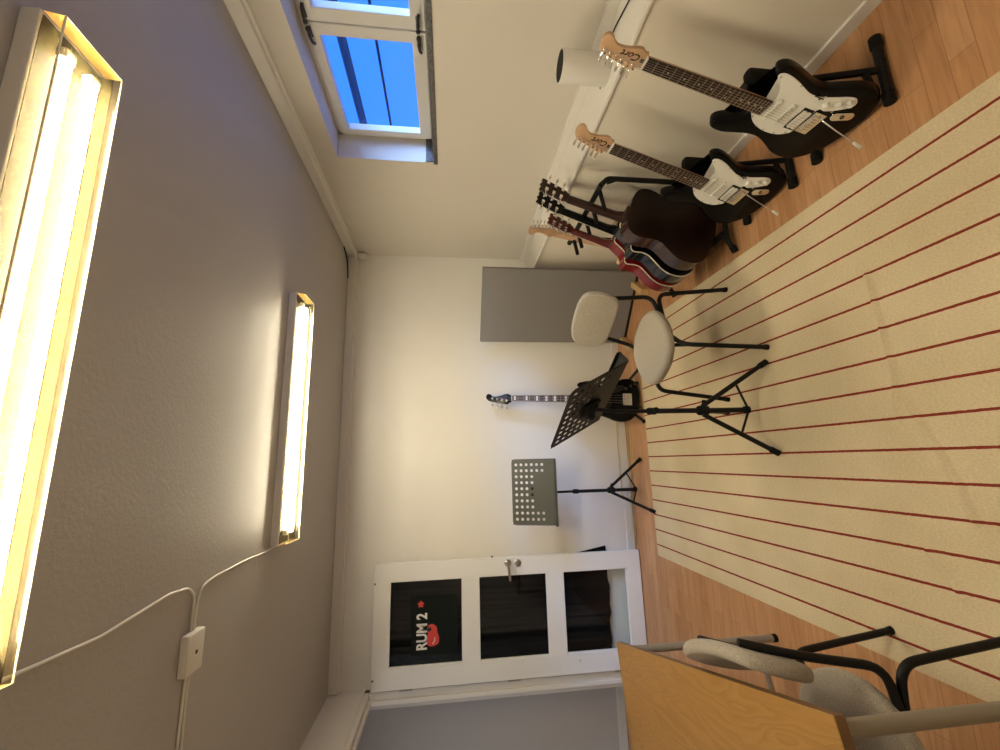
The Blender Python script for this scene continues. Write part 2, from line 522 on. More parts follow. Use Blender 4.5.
for i, (a, b) in enumerate(sash):
    bm = BM()
    z0, z1 = WZ0 + .014, WZ1 - .02
    g0, g1, ga, gb = 1.615, 2.018, a + .055, b - .035
    if i: ga, gb = a + .045, b - .06
    x0, x1 = FX - .012, FX + .03
    box(bm, (x0, a, z0), (x1, b, g0), .004); box(bm, (x0, a, g1), (x1, b, z1), .004)
    box(bm, (x0, a, g0 - .006), (x1, ga, g1 + .006), .004); box(bm, (x0, gb, g0 - .006), (x1, b, g1 + .006), .004)
    w = obj('window_%d' % (i + 1), bm, M_winframe); struct(w)
    bm = BM(); box(bm, (FX + .024, ga - .004, g0 - .004), (FX + .028, gb + .004, g1 + .004))
    obj('pane', bm, M_glass, w)
    e = .04
    if i == 0:
        catch(w, a + e, 2.055, 1); catch(w, a + e, 1.583, 1)
    elif i == 1:
        catch(w, b - e, 2.055, -1); catch(w, b - e, 1.583, -1)
        catch(w, a + e, 2.055, 1); catch(w, a + e, 1.583, 1)
    else:
        catch(w, b - e, 2.055, -1); catch(w, b - e, 1.583, -1)
o = obj('added_sky_blocker', box(BM(), (FX + .05, -1.2, 2.30), (FX + .62, 3.6, 2.37)), M_blocker); struct(o)  # unseen slab added above the window to cut steep sky light
# rails outside the panes
o = obj('outside_cable', tube(BM(), [(3.0, -2, 1.968), (3.0, 5, 1.968)], .010, 10), M_rail); struct(o)
o = obj('outside_pipe', tube(BM(), [(3.0, -2, 2.21), (3.0, 5, 2.21)], .034, 12), mat('blue_grey_pipe', (.045, .075, .13), .8, spec=.05)); struct(o)

# ------------------------------------------------------------------ door (open against the back wall)
DOOR = bpy.data.objects.new('door_1', None); C.objects.link(DOOR); struct(DOOR)
xa, xb, ya, yb = -1.508, -.700, 3.292, 3.332
px0, px1 = -1.376, -.820
rows = [(.119, .615), (.738, 1.244), (1.360, 1.874)]
bm = BM()
box(bm, (xa, ya, .008), (px0, yb, 1.985), .003)
box(bm, (px1, ya, .008), (xb, yb, 1.985), .003)
zs = [.008, .119, .615, .738, 1.244, 1.360, 1.874, 1.985]
for k in range(0, 8, 2):
    box(bm, (px0 - .002, ya + .0005, zs[k]), (px1 + .002, yb - .0005, zs[k + 1]), .002)
obj('door_leaf', bm, M_door, DOOR)
for z0, z1 in rows:
    bm = BM(); box(bm, (px0 - .003, ya + .016, z0 - .003), (px1 + .003, ya + .020, z1 + .003))
    p = obj('pane', bm, M_doorglass, DOOR)
    bm = BM()      # glazing bead
    for (a, b) in (((px0, ya + .003, z0), (px0 + .007, ya + .016, z1)), ((px1 - .007, ya + .003, z0), (px1, ya + .016, z1)),
                   ((px0, ya + .003, z0), (px1, ya + .016, z0 + .007)), ((px0, ya + .003, z1 - .007), (px1, ya + .016, z1))):
        box(bm, a, b, .002)
    obj('glazing_bead', bm, M_door, DOOR)
# lever handle and key rose
hd = BM(); lathe(hd, [(.025, 0), (.025, .006), (.020, .010), (.010, .011), (.010, .045)], 24, Matrix.Translation((-.739, ya, 1.026)) @ Matrix.Rotation(PI / 2, 4, 'X'))
tube(hd, [(-.739, ya - .043, 1.026), (-.76, ya - .048, 1.026), (-.85, ya - .046, 1.018)], [.010, .010, .008], 10)
obj('handle', hd, M_nickel, DOOR, auto=40)
kr = BM(); lathe(kr, [(.025, 0), (.025, .006), (.019, .010)], 24, Matrix.Translation((-.742, ya, .952)) @ Matrix.Rotation(PI / 2, 4, 'X'))
box(kr, (-.746, ya - .0115, .940), (-.738, ya - .009, .962), .001)
obj('key_rose', kr, M_nickel, DOOR, auto=40)
st = BM(); cyl(st, (xb - .001, ya + .02, 1.14), (xb + .012, ya + .02, 1.14), .006, 10)
obj('latch', st, M_hook, DOOR)
for z in (1.75, 1.0, .22):
    hg = BM(); cyl(hg, (xa - .006, ya + .008, z - .045), (xa - .006, ya + .008, z + .045), .007, 10)
    obj('hinge', hg, M_nickel, DOOR)
sc = BM()
for x, z in ((-.83, 1.982), (-1.44, 1.98)):
    cyl(sc, (x, ya - .004, z - .006), (x, ya + .002, z - .006), .006, 10)
obj('screw', sc, M_hook, DOOR)
hk = BM(); tube(hk, [(-1.42, ya + .002, .52), (-1.42, ya - .012, .52), (-1.42, ya - .014, .534)], .0025, 6); obj('hook', hk, M_nickel, DOOR)
# sticker on the upper pane: RUM 2 with a red guitar body and a small red flower mark
SY = ya + .0155
sheet = BM(); box(sheet, (-1.31, SY, 1.40), (-.93, SY + .0006, 1.72)); sk = obj('sticker', sheet, M_greenink, DOOR)
sk['label'] = 'dark green sticker reading RUM 2 with a red guitar'
RX = Matrix.Rotation(PI / 2, 4, 'X')
me = text_mesh('RUM 2', .112, .0005, bold=.0035)
t = link('lettering', me, M_letter, sk)
xs = [v.co.x for v in me.vertices]; ys = [v.co.y for v in me.vertices]
wx, wy = max(xs) - min(xs), max(ys) - min(ys)
cxm, cym = (max(xs) + min(xs)) / 2, (max(ys) + min(ys)) / 2
for v in me.vertices:
    v.co = Vector(((v.co.x - cxm) * .235 / wx, (v.co.y - cym) * .075 / wy, v.co.z))
t.matrix_local = Matrix.Translation((-1.160, SY - .003, 1.648)) @ RX
gb = catmull([(-.075, 0), (-.06, .03), (-.02, .034), (.015, .024), (.045, .030), (.066, .012), (.066, -.012), (.045, -.036), (.015, -.040), (-.02, -.052), (-.06, -.046)], 5)
pb = BM(); prism(pb, gb, 0, .0008); gp = obj('guitar_print', pb, M_redink, sk); gp.matrix_local = Matrix.Translation((-1.185, SY - .002, 1.580)) @ RX
pb = BM(); prism(pb, [(.013 * math.cos(a), .013 * math.sin(a)) for a in [2 * PI * k / 16 for k in range(16)]], 0, .0006)
gp2 = obj('soundhole_print', pb, M_ink, sk); gp2.matrix_local = Matrix.Translation((-1.150, SY - .0032, 1.594)) @ RX
pb = BM(); tube(pb, [(-.03, .0, 0), (-.01, -.014, 0), (.012, -.014, 0)], .0035, 6); gp3 = obj('bridge_print', pb, M_bind, sk); gp3.matrix_local = Matrix.Translation((-1.215, SY - .003, 1.572)) @ RX
fl = []
for k in range(40):
    a = 2 * PI * k / 40
    fl.append((.024 * (.78 + .22 * math.cos(5 * a)) * math.cos(a), .024 * (.78 + .22 * math.cos(5 * a)) * math.sin(a)))
pb = BM(); prism(pb, fl, 0, .0006); gp4 = obj('flower_print', pb, M_redink, sk); gp4.matrix_local = Matrix.Translation((-.985, SY - .002, 1.656)) @ RX

# curtain hung on the wall side of the door
bm = BM(); nx, nz = 90, 40
zt = 1.90
G = [[None] * (nz + 1) for _ in range(nx + 1)]
for i in range(nx + 1):
    u = i / nx
    for j in range(nz + 1):
        v = j / nz
        x = -1.40 + (.60) * u
        zb = .250 + .006 * math.sin(u * 7) + .004 * math.sin(u * 23 + 1)
        flare = max(0, (u - .80) / .20) * max(0, (v - .45) / .55) ** 1.2 * .135
        z = zt + (zb - zt) * v
        y = 3.348 + .006 * math.sin(u * 40) * (.4 + .6 * v) + .003 * math.sin(u * 91 + v * 3)
        G[i][j] = bm.verts.new((x + flare * (1.0), y + flare * .02, z))
for i in range(nx):
    for j in range(nz):
        bm.faces.new((G[i][j], G[i + 1][j], G[i + 1][j + 1], G[i][j + 1]))
cu = obj('curtain', bm, M_curtain, smooth=True)
md = cu.modifiers.new('thick', 'SOLIDIFY'); md.thickness = .002
tag(cu, 'black cloth curtain hanging behind the panes of the white door', 'curtain')

# ------------------------------------------------------------------ lamps
def lamp(y0, label):
    t = thing('ceiling_lamp', label, 'lamp', (.265, y0 + .078, H), group='fluorescent ceiling lamps')
    hx, hy = .625, .078
    bm = BM(); box(bm, (-hx, -hy, -.036), (hx, hy, 0), .003); obj('housing', bm, M_trim, t)
    bm = BM(); box(bm, (-hx + .008, -hy + .006, -.0375), (hx - .008, hy - .006, -.0360)); box(bm, (-hx + .010, hy - .0075, -.0610), (hx - .010, hy - .0060, -.0365)); obj('reflector', bm, M_reflector, t)
    # prismatic cover: a hollow trough, sloping ends and sides
    bm = BM()
    top = [(-hx + .004, -hy + .002, -.0362), (hx - .004, -hy + .002, -.0362), (hx - .004, hy - .002, -.0362), (-hx + .004, hy - .002, -.0362)]
    mid = [(-hx + .004, -hy + .002, -.040), (hx - .004, -hy + .002, -.040), (hx - .004, hy - .002, -.040), (-hx + .004, hy - .002, -.040)]
    bot = [(-hx + .008, -hy + .006, -.076), (hx - .008, -hy + .006, -.076), (hx - .008, hy - .004, -.076), (-hx + .008, hy - .004, -.076)]
    R = [[bm.verts.new(p) for p in ring] for ring in (top, mid, bot)]
    for A, B in zip(R[:-1], R[1:]):
        for k in range(4): bm.faces.new((A[k], A[(k + 1) % 4], B[(k + 1) % 4], B[k]))
    bm.faces.new(R[2])
    for ids in ((0, 3), (1, 2)):
        ep = BM(); ep.faces.new([ep.verts.new(p) for p in (mid[ids[0]], mid[ids[1]], bot[ids[1]], bot[ids[0]])]); obj('end_panel', ep, M_diffend, t)
    bmesh.ops.delete(bm, geom=[f for f in bm.faces if abs(f.normal.z) < .5 and abs(f.calc_center_median().x) > hx - .02], context='FACES_ONLY')
    es = [e for e in bm.edges if abs(e.verts[0].co.z + .076) < 1e-5 or abs(e.verts[1].co.z + .076) < 1e-5]
    bmesh.ops.bevel(bm, geom=es, offset=.003, segments=2, affect='EDGES')
    obj('diffuser', bm, M_diff, t)
    # bright bead along the rim of the acrylic
    bm = BM()
    tube(bm, [Vector(p) + Vector((0, 0, -.001)) for p in bot] + [Vector(bot[0]) + Vector((0, 0, -.001))], .0018, 6)
    obj('rim', bm, mat('acrylic_rim', (.9, .82, .6), .3), t)
    for yy in (-.025, .037):
        bm = BM(); cyl(bm, (-hx + .055, yy, -.050), (hx - .055, yy, -.050), .0095, 14)
        o = obj('tube', bm, M_tube, t, auto=40)
        for s in (-1, 1):
            bm = BM(); box(bm, (s * (hx - .055) - .012, yy - .013, -.058), (s * (hx - .055) + .012, yy + .013, -.036), .004)
            obj('lamp_holder', bm, M_white, o)
    return t
lamp(.757, 'fluorescent ceiling lamp nearest the camera, much larger in view than the other')
lamp(2.170, 'fluorescent ceiling lamp near the back wall, smaller in view')

def cable(name, pts, r, m, label, rad=.02, n=8):
    o = obj(name, tube(BM(), pts, r, n, rad=rad), m, smooth=True)
    return tag(o, label, 'cable')
zc = H - .004
cable('lamp_cable', [(-.362, 2.186, zc - .01), (-.371, 2.1, zc), (-.366, 1.92, zc), (-.372, 1.68, zc), (-.383, 1.622, zc), (-.42, 1.604, zc), (-.515, 1.588, zc - .004)], .0042, M_cable_w,
      'white cable on the ceiling from the far lamp to the switch box')
cable('lamp_cable', [(-.362, .915, zc - .01), (-.372, .98, zc), (-.382, 1.2, zc), (-.358, 1.45, zc), (-.368, 1.545, zc), (-.40, 1.583, zc), (-.515, 1.575, zc - .004)], .0042, M_cable_w,
      'white cable on the ceiling from the near lamp to the switch box')
t = thing('junction_box', 'small white junction box on the ceiling where the two lamp cables meet', 'junction box', (-.565, 1.582, H))
bm = BM(); box(bm, (-.06, -.045, -.028), (.06, .045, 0), .006); obj('housing', bm, M_cable_w, t, auto=40)
bm = BM(); cyl(bm, (-.0, .0, -.0295), (-.0, .0, -.027), .006, 12); obj('screw', bm, M_hook, t)
cable('supply_cable', [(-.620, 1.578, zc - .006), (-.68, 1.580, zc), (-.84, 1.578, zc), (-1.2, 1.57, zc), (XL + .004, 1.565, zc)], .0042, M_cable_w, 'white supply cable to the left wall, the one farther from the back wall')
cable('supply_cable', [(-.620, 1.592, zc - .006), (-.68, 1.595, zc), (-.84, 1.60, zc), (-1.2, 1.60, zc), (XL + .004, 1.60, zc)], .0042, M_cable_w, 'white supply cable to the left wall, the one closer to the back wall')
# little bracket and a black tube for the dark slot where cornice strips meet
bm = BM(); lathe(bm, [(.024, H - .135), (.028, H - .13), (.028, H - .085), (.022, H - .080)], 20, Matrix.Translation((WU - .030, D - .034, 0)))
cyl(bm, (WU - .030, D - .034, H - .085), (WU - .030, D - .034, H - .05), .011, 12)
o = obj('trim_5', bm, M_trim, auto=40); struct(o)                     # small round bracket in the corner
cable('corner_slot', [(WU - .05, 3.16, H - .003), (WU - .075, 3.23, H - .004), (WU - .115, 3.285, H - .004), (WU - .17, 3.315, H - .004), (WU - .24, D - .058, H - .004)], .0055, M_black,
      'short dark slot curving along the ceiling in the back right corner', rad=.05)

# ------------------------------------------------------------------ rug
bm = BM()
rx0, rx1, ry0, ry1 = -.675, .972, -.9, 2.982
nx, ny = 110, 260
cre = [[(.60, 1.205), (.561, 1.200), (.415, 1.196), (.256, 1.184), (.169, 1.195), (.10, 1.20)], [(.17, 1.175), (.148, 1.163), (-.003, 1.111), (-.097, 1.08), (-.143, 1.07), (-.20, 1.06)],
       [(-.30, 1.20), (-.36, 1.16), (-.42, 1.13)], [(.5, 2.2), (.3, 2.25), (.15, 2.2)]]
def creh(x, y):
    h = 0
    for L in cre:
        best = 9
        for a, b in zip(L[:-1], L[1:]):
            ax, ay = a; bx, by = b
            tt = max(0, min(1, ((x - ax) * (bx - ax) + (y - ay) * (by - ay)) / ((bx - ax) ** 2 + (by - ay) ** 2)))
            d = math.hypot(x - ax - tt * (bx - ax), y - ay - tt * (by - ay))
            best = min(best, d)
        h = max(h, .012 * math.exp(-(best / .009) ** 2))
    return h
ylist = []
y = ry0
while y < ry1:
    ylist.append(y); y += .006 if 1.0 < y < 1.26 else .022
ylist.append(ry1)
V = []
for i in range(nx + 1):
    x = rx0 + (rx1 - rx0) * i / nx
    col = []
    for y in ylist:
        z = .006 + .0012 * math.sin(x * 5 + y * 3) * math.sin(y * 2.3) + creh(x, y)
        col.append(bm.verts.new((x, y, z)))
    V.append(col)
ny = len(ylist) - 1
for i in range(nx):
    for j in range(ny):
        bm.faces.new((V[i][j], V[i + 1][j], V[i + 1][j + 1], V[i][j + 1]))
be = [e for e in bm.edges if e.is_boundary]
r = bmesh.ops.extrude_edge_only(bm, edges=be)
for v in [g for g in r['geom'] if isinstance(g, bmesh.types.BMVert)]:
    v.co.z = .0005
tag(obj('rug', bm, M_rug, smooth=False, auto=50), 'large beige woven rug with thin dark red stripes on the wooden floor', 'rug')

# ------------------------------------------------------------------ electric guitars
STRAT = catmull([(.030, .205), (.046, .190), (.066, .197), (.086, .222), (.104, .247), (.121, .246), (.133, .222), (.130, .18), (.118, .13), (.110, .09),
    (.114, .05), (.135, 0), (.155, -.05), (.158, -.095), (.137, -.135), (.09, -.156), (.03, -.163), (-.04, -.160), (-.10, -.143), (-.145, -.105), (-.163, -.055),
    (-.158, 0), (-.137, .05), (-.119, .10), (-.119, .145), (-.132, .19), (-.146, .24), (-.142, .285), (-.123, .301), (-.101, .290), (-.080, .255), (-.060, .230), (-.040, .218), (-.030, .215)], 4)
GUARD = catmull([(.029, .200), (.029, .180), (.045, .176), (.068, .186), (.088, .212), (.099, .232), (.111, .232), (.117, .212), (.111, .17), (.099, .13), (.088, .09), (.090, .05), (.106, .005),
    (.120, -.03), (.123, -.055), (.110, -.072), (.094, -.070), (.078, -.052), (.062, -.028), (.052, -.005), (.046, .018), (-.044, .018), (-.062, .028), (-.078, .055), (-.083, .095), (-.078, .135),
    (-.064, .172), (-.045, .196), (-.029, .206)], 4)
HEAD = catmull([(-.0215, .646), (-.025, .660), (-.036, .676), (-.040, .690), (-.034, .73), (-.027, .77), (-.021, .805), (-.012, .824), (.008, .836), (.030, .834), (.041, .818), (.037, .800),
    (.024, .785), (.018, .765), (.020, .735), (.027, .708), (.032, .690), (.032, .676), (.025, .660), (.0215, .646)], 4)
HEAD = [(x, .646 + (y - .646) * .86) for x, y in HEAD]
def fretpos(n, L): return L * 2 ** (-n / 12)
def taper(y, y0, w0, y1, w1): return w0 + (w1 - w0) * (y - y0) / (y1 - y0)

def electric(label, loc, rot, group=None, natural=False):
    t = thing('electric_guitar', label, 'guitar', loc, rot, group)
    L = .648
    body = BM(); prism(body, STRAT, -.045, 0, .011, seg=4)
    b = obj('body', body, M_maple if natural else M_gloss, t, auto=35)
    g = BM(); prism(g, GUARD, .0002, .0026, .0008, seg=1); pg = obj('pickguard', g, M_white, t, auto=30)
    sc = BM()
    for x, y in ((.102, .222), (.100, .14), (.096, .04), (.114, -.055), (.094, -.062), (-.076, .07), (-.078, .115), (-.072, .15), (-.045, .19), (-.06, .036), (.06, -.03)):
        cyl(sc, (x, y, .0026), (x, y, .0036), .0035, 8)
    obj('screws', sc, M_nickel, pg)['kind'] = 'stuff'
    for y, tilt in ((.152, 0), (.100, .0)):
        p = BM(); prism(p, rrect(.084, .019, .009, 5, 0, y), .0026, .008, .002, seg=2); q = obj('pickup', p, M_white, t, auto=30)
        p = BM()
        for k in range(6): cyl(p, (-.026 + .0104 * k, y, .008), (-.026 + .0104 * k, y, .009), .0026, 8)
        obj('pole_pieces', p, M_nickel, q)['kind'] = 'stuff'
    p = BM(); box(p, (-.044, .022, .0026), (.044, .062, .005), .001); q = obj('pickup', p, M_black, t); q['label'] = 'twin-coil pickup by the bridge'
    for y in (.033, .051):
        p = BM(); prism(p, rrect(.072, .0155, .004, 4, 0, y), .005, .010, .0015, seg=2); obj('coil', p, M_white, q, auto=30)
    p = BM(); box(p, (-.042, -.032, .0005), (.042, .014, .004), .001); br = obj('bridge', p, M_chrome, t)
    for k in range(6):
        p = BM(); x = -.026 + .0104 * k; box(p, (x - .0045, -.020, .004), (x + .0045, .006, .011), .001); obj('saddle', p, M_chrome, br)
    # whammy bar
    p = BM(); tube(p, [(.034, -.012, .004), (.036, -.018, .022), (.045, -.06, .055), (.064, -.115, .105)], .0026, 8, rad=.012)
    arm = obj('tremolo_arm', p, M_chrome, t, smooth=True)
    p = BM(); tube(p, [(.0625, -.112, .102), (.069, -.134, .122)], [.0045, .0055], 10); obj('tip', p, M_white, arm, smooth=True)
    for x, y in ((.074, .010), (.090, -.022), (.106, -.050)):
        p = BM(); lathe(p, [(.012, .0026), (.0115, .006), (.009, .012), (.0085, .017), (.006, .018)], 20, Matrix.Translation((x, y, 0))); obj('knob', p, M_white, t, auto=40)
    p = BM(); tube(p, [(.088, .052, .0026), (.090, .058, .014)], [.0018, .003], 8); box(p, (.085, .036, .0027), (.089, .072, .0031)); obj('pickup_switch', p, M_hook, t)
    p = BM(); prism(p, rrect(.026, .062, .0125, 6), 0, .003, .001, Matrix.Translation((.056, -.078, .0004)) @ Matrix.Rotation(math.radians(24), 4, 'Z') @ Matrix.Scale(1.15, 4), seg=1)
    jp = obj('jack_plate', p, M_chrome, t, auto=30)
    p = BM(); lathe(p, [(.0065, .0034), (.0065, .006), (.004, .006), (.004, .0035)], 16, Matrix.Translation((.056, -.078, 0))); obj('jack', p, M_hook, jp)
    p = BM(); lathe(p, [(.004, 0), (.004, .008), (.008, .012), (.008, .015)], 14, Matrix.Translation((0, -.162, -.022)) @ Matrix.Rotation(PI / 2, 4, 'X')); obj('strap_button', p, M_chrome, t)
    # neck, fingerboard, frets
    p = BM(); n = 10
    ys = [.185, .25, .30, .40, .50, .60, .646]
    rings = []
    for y in ys:
        w = taper(y, .182, .028, .648, .0212)
        dep = -.012 if y < .22 else -.016
        rings.append([p.verts.new((w * math.cos(a), y, .0055 + (dep - .0055) * math.sin(a))) for a in [PI * k / n for k in range(n + 1)]])
    for A, B in zip(rings[:-1], rings[1:]):
        for k in range(n): p.faces.new((A[k], A[k + 1], B[k + 1], B[k]))
        p.faces.new((A[n], A[0], B[0], B[n]))
    p.faces.new(rings[0]); p.faces.new(rings[-1][::-1])
    nk = obj('neck', p, M_maple, t, auto=40)
    def bar(bm, y0, y1, z0, z1, w_of, bev=0):
        vs = []
        for y in (y0, y1):
            w = w_of(y)
            for x in (-w, w):
                for z in (z0, z1): vs.append(bm.verts.new((x, y, z)))
        for f in ((0, 1, 3, 2), (4, 6, 7, 5), (0, 4, 5, 1), (2, 3, 7, 6), (0, 2, 6, 4), (1, 5, 7, 3)): bm.faces.new([vs[i] for i in f])
    wf = lambda y: taper(y, .182, .028, .648, .0212)
    p = BM(); bar(p, .178, .646, .0055, .0115, wf); fb = obj('fingerboard', p, M_maple if natural else M_rose, t)
    for k in range(1, 23):
        y = fretpos(k, L)
        p = BM(); bar(p, y - .0010, y + .0010, .0115, .0126, wf); obj('fret', p, M_nickel, fb)
    dots = BM()
    for k in (3, 5, 7, 9, 15, 17, 19, 21): 
        y = (fretpos(k, L) + fretpos(k - 1, L)) / 2; cyl(dots, (0, y, .0114), (0, y, .0118), .0032, 10)
    y = (fretpos(12, L) + fretpos(11, L)) / 2
    for x in (-.012, .012): cyl(dots, (x, y, .0114), (x, y, .0118), .0032, 10)
    obj('inlays', dots, M_inlay, fb)['kind'] = 'stuff'
    p = BM(); bar(p, .646, .650, .002, .0145, lambda y: .0215); obj('nut', p, M_inlay, t)
    # headstock
    p = BM(); prism(p, HEAD, -.013, .001, .002, seg=2); hs = obj('headstock', p, M_maple, t, auto=35)
    if not natural:
        me = text_mesh('Cort', .033, .0003, shear=.35, bold=.0006)
        lt = link('lettering', me, M_ink, hs); lt.matrix_local = Matrix.Translation((.004, .699, .0016)) @ Matrix.Rotation(PI / 2, 4, 'Z')
        p = BM(); box(p, (-.006, .652, .001), (.006, .664, .0025), .001); obj('truss_cover', p, M_ink, hs)
    tun = []
    for k in range(6):
        y = .677 + .0219 * k; x = -.022 + .0035 * k
        p = BM(); lathe(p, [(.0055, .001), (.0055, .004), (.0035, .005), (.0030, .016), (.0040, .019)], 12, Matrix.Translation((x, y, 0)))
        xe = -.040 + .0042 * k
        cyl(p, (xe + .004, y, -.009), (xe - .016, y, -.009), .0028, 8)
        box(p, (xe - .034, y - .0035, -.0175), (xe - .016, y + .0035, -.001), .003)
        box(p, (x - .012, y - .009, -.022), (x + .012, y + .009, -.013), .002)
        obj('tuner', p, M_chrome, t, auto=40); tun.append((x, y))
    for k in range(6):
        x0 = -.026 + .0104 * k; x1 = -.0175 + .007 * k
        p = BM(); tube(p, [(x0, -.008, .0115), (x1, .649, .0148), (tun[k][0], tun[k][1], .008)], .0004 + .0001 * (5 - k), 5); obj('string', p, M_nickel, t)
    return t
electric('black electric guitar with white pickguard, its headstock beside the white canister',
         (1.148, 1.143, .183), (1.401, .117, -1.573), 'black electric guitars on floor stands')
electric('black electric guitar with white pickguard overlapping the dark brown acoustic guitar',
         (1.128, 1.538, .181), (1.472, .238, -1.398), 'black electric guitars on floor stands')

def basis(y, z):
    y = Vector(y).normalized(); z = Vector(z); x = y.cross(z).normalized(); z = x.cross(y).normalized()
    return Matrix((x, y, z)).transposed().to_euler()

electric('natural maple electric guitar at the far end of the rack, beside the grey screen',
         (1.240, 2.275, .170), basis((.185, .03, .98), (.08, 1, 0)), None, natural=True)

# guitar stands: two T feet leaning together under a padded head
def stand(label, yn, yf, ap, xc):
    t = thing('guitar_stand', label, 'guitar stand', (xc, (yn + yf) / 2, 0), group='floor stands under the black electric guitars')
    c = Vector((xc, (yn + yf) / 2, 0))
    L = lambda p: Vector(p) - c
    A = Vector(ap)
    for y, s in ((yn, -1), (yf, 1)):
        fx0, fx1 = xc - .125, xc + .125
        p = BM(); tube(p, [L((fx0, y, .017)), L((fx1, y, .017))], .015, 12); ft = obj('foot_bar', p, M_black, t, auto=40)
        for e in (fx0, fx1):
            d = .035 if e == fx0 else -.035
            p = BM(); tube(p, [L((e + d, y, .018)), L((e - d * .1, y, .018))], .0178, 12); obj('rubber_cap', p, M_rubber, ft, auto=40)
        p = BM(); tube(p, [L((xc, y, .017)), L((A.x, A.y + s * .012, A.z))], .0115, 12); obj('leg', p, M_black, t, auto=40)
        # padded rest that the lower rim of the body sits in
        k = .13
        q = Vector((xc, y, .017)).lerp(A, k)
        p = BM(); tube(p, [L(q), L((q.x - .03, q.y, q.z - .01)), L((xc - .062, q.y, q.z - .02))], .010, 10, rad=.012); ar = obj('rest_arm', p, M_rubber, t, auto=50)
    p = BM(); box(p, L((A.x - .02, A.y - .03, A.z - .03)), L((A.x + .02, A.y + .03, A.z + .03)), .008); obj('hinge', p, M_black, t)
    p = BM(); box(p, L((A.x - .035, A.y - .085, A.z - .075)), L((A.x + .005, A.y - .045, A.z + .065)), .012); tube(p, [L((A.x - .01, A.y - .065, A.z - .02)), L((A.x - .01, A.y + .02, A.z - .02))], .012, 10); obj('back_pad', p, M_rubber, t, auto=40)
    return t
stand('black floor stand under the nearest electric guitar, rubber foot bar showing beside the rug', 1.008, 1.290, (1.272, 1.150, .385), 1.240)
stand('black floor stand under the farther electric guitar, against the rack', 1.412, 1.690, (1.252, 1.550, .385), 1.220)

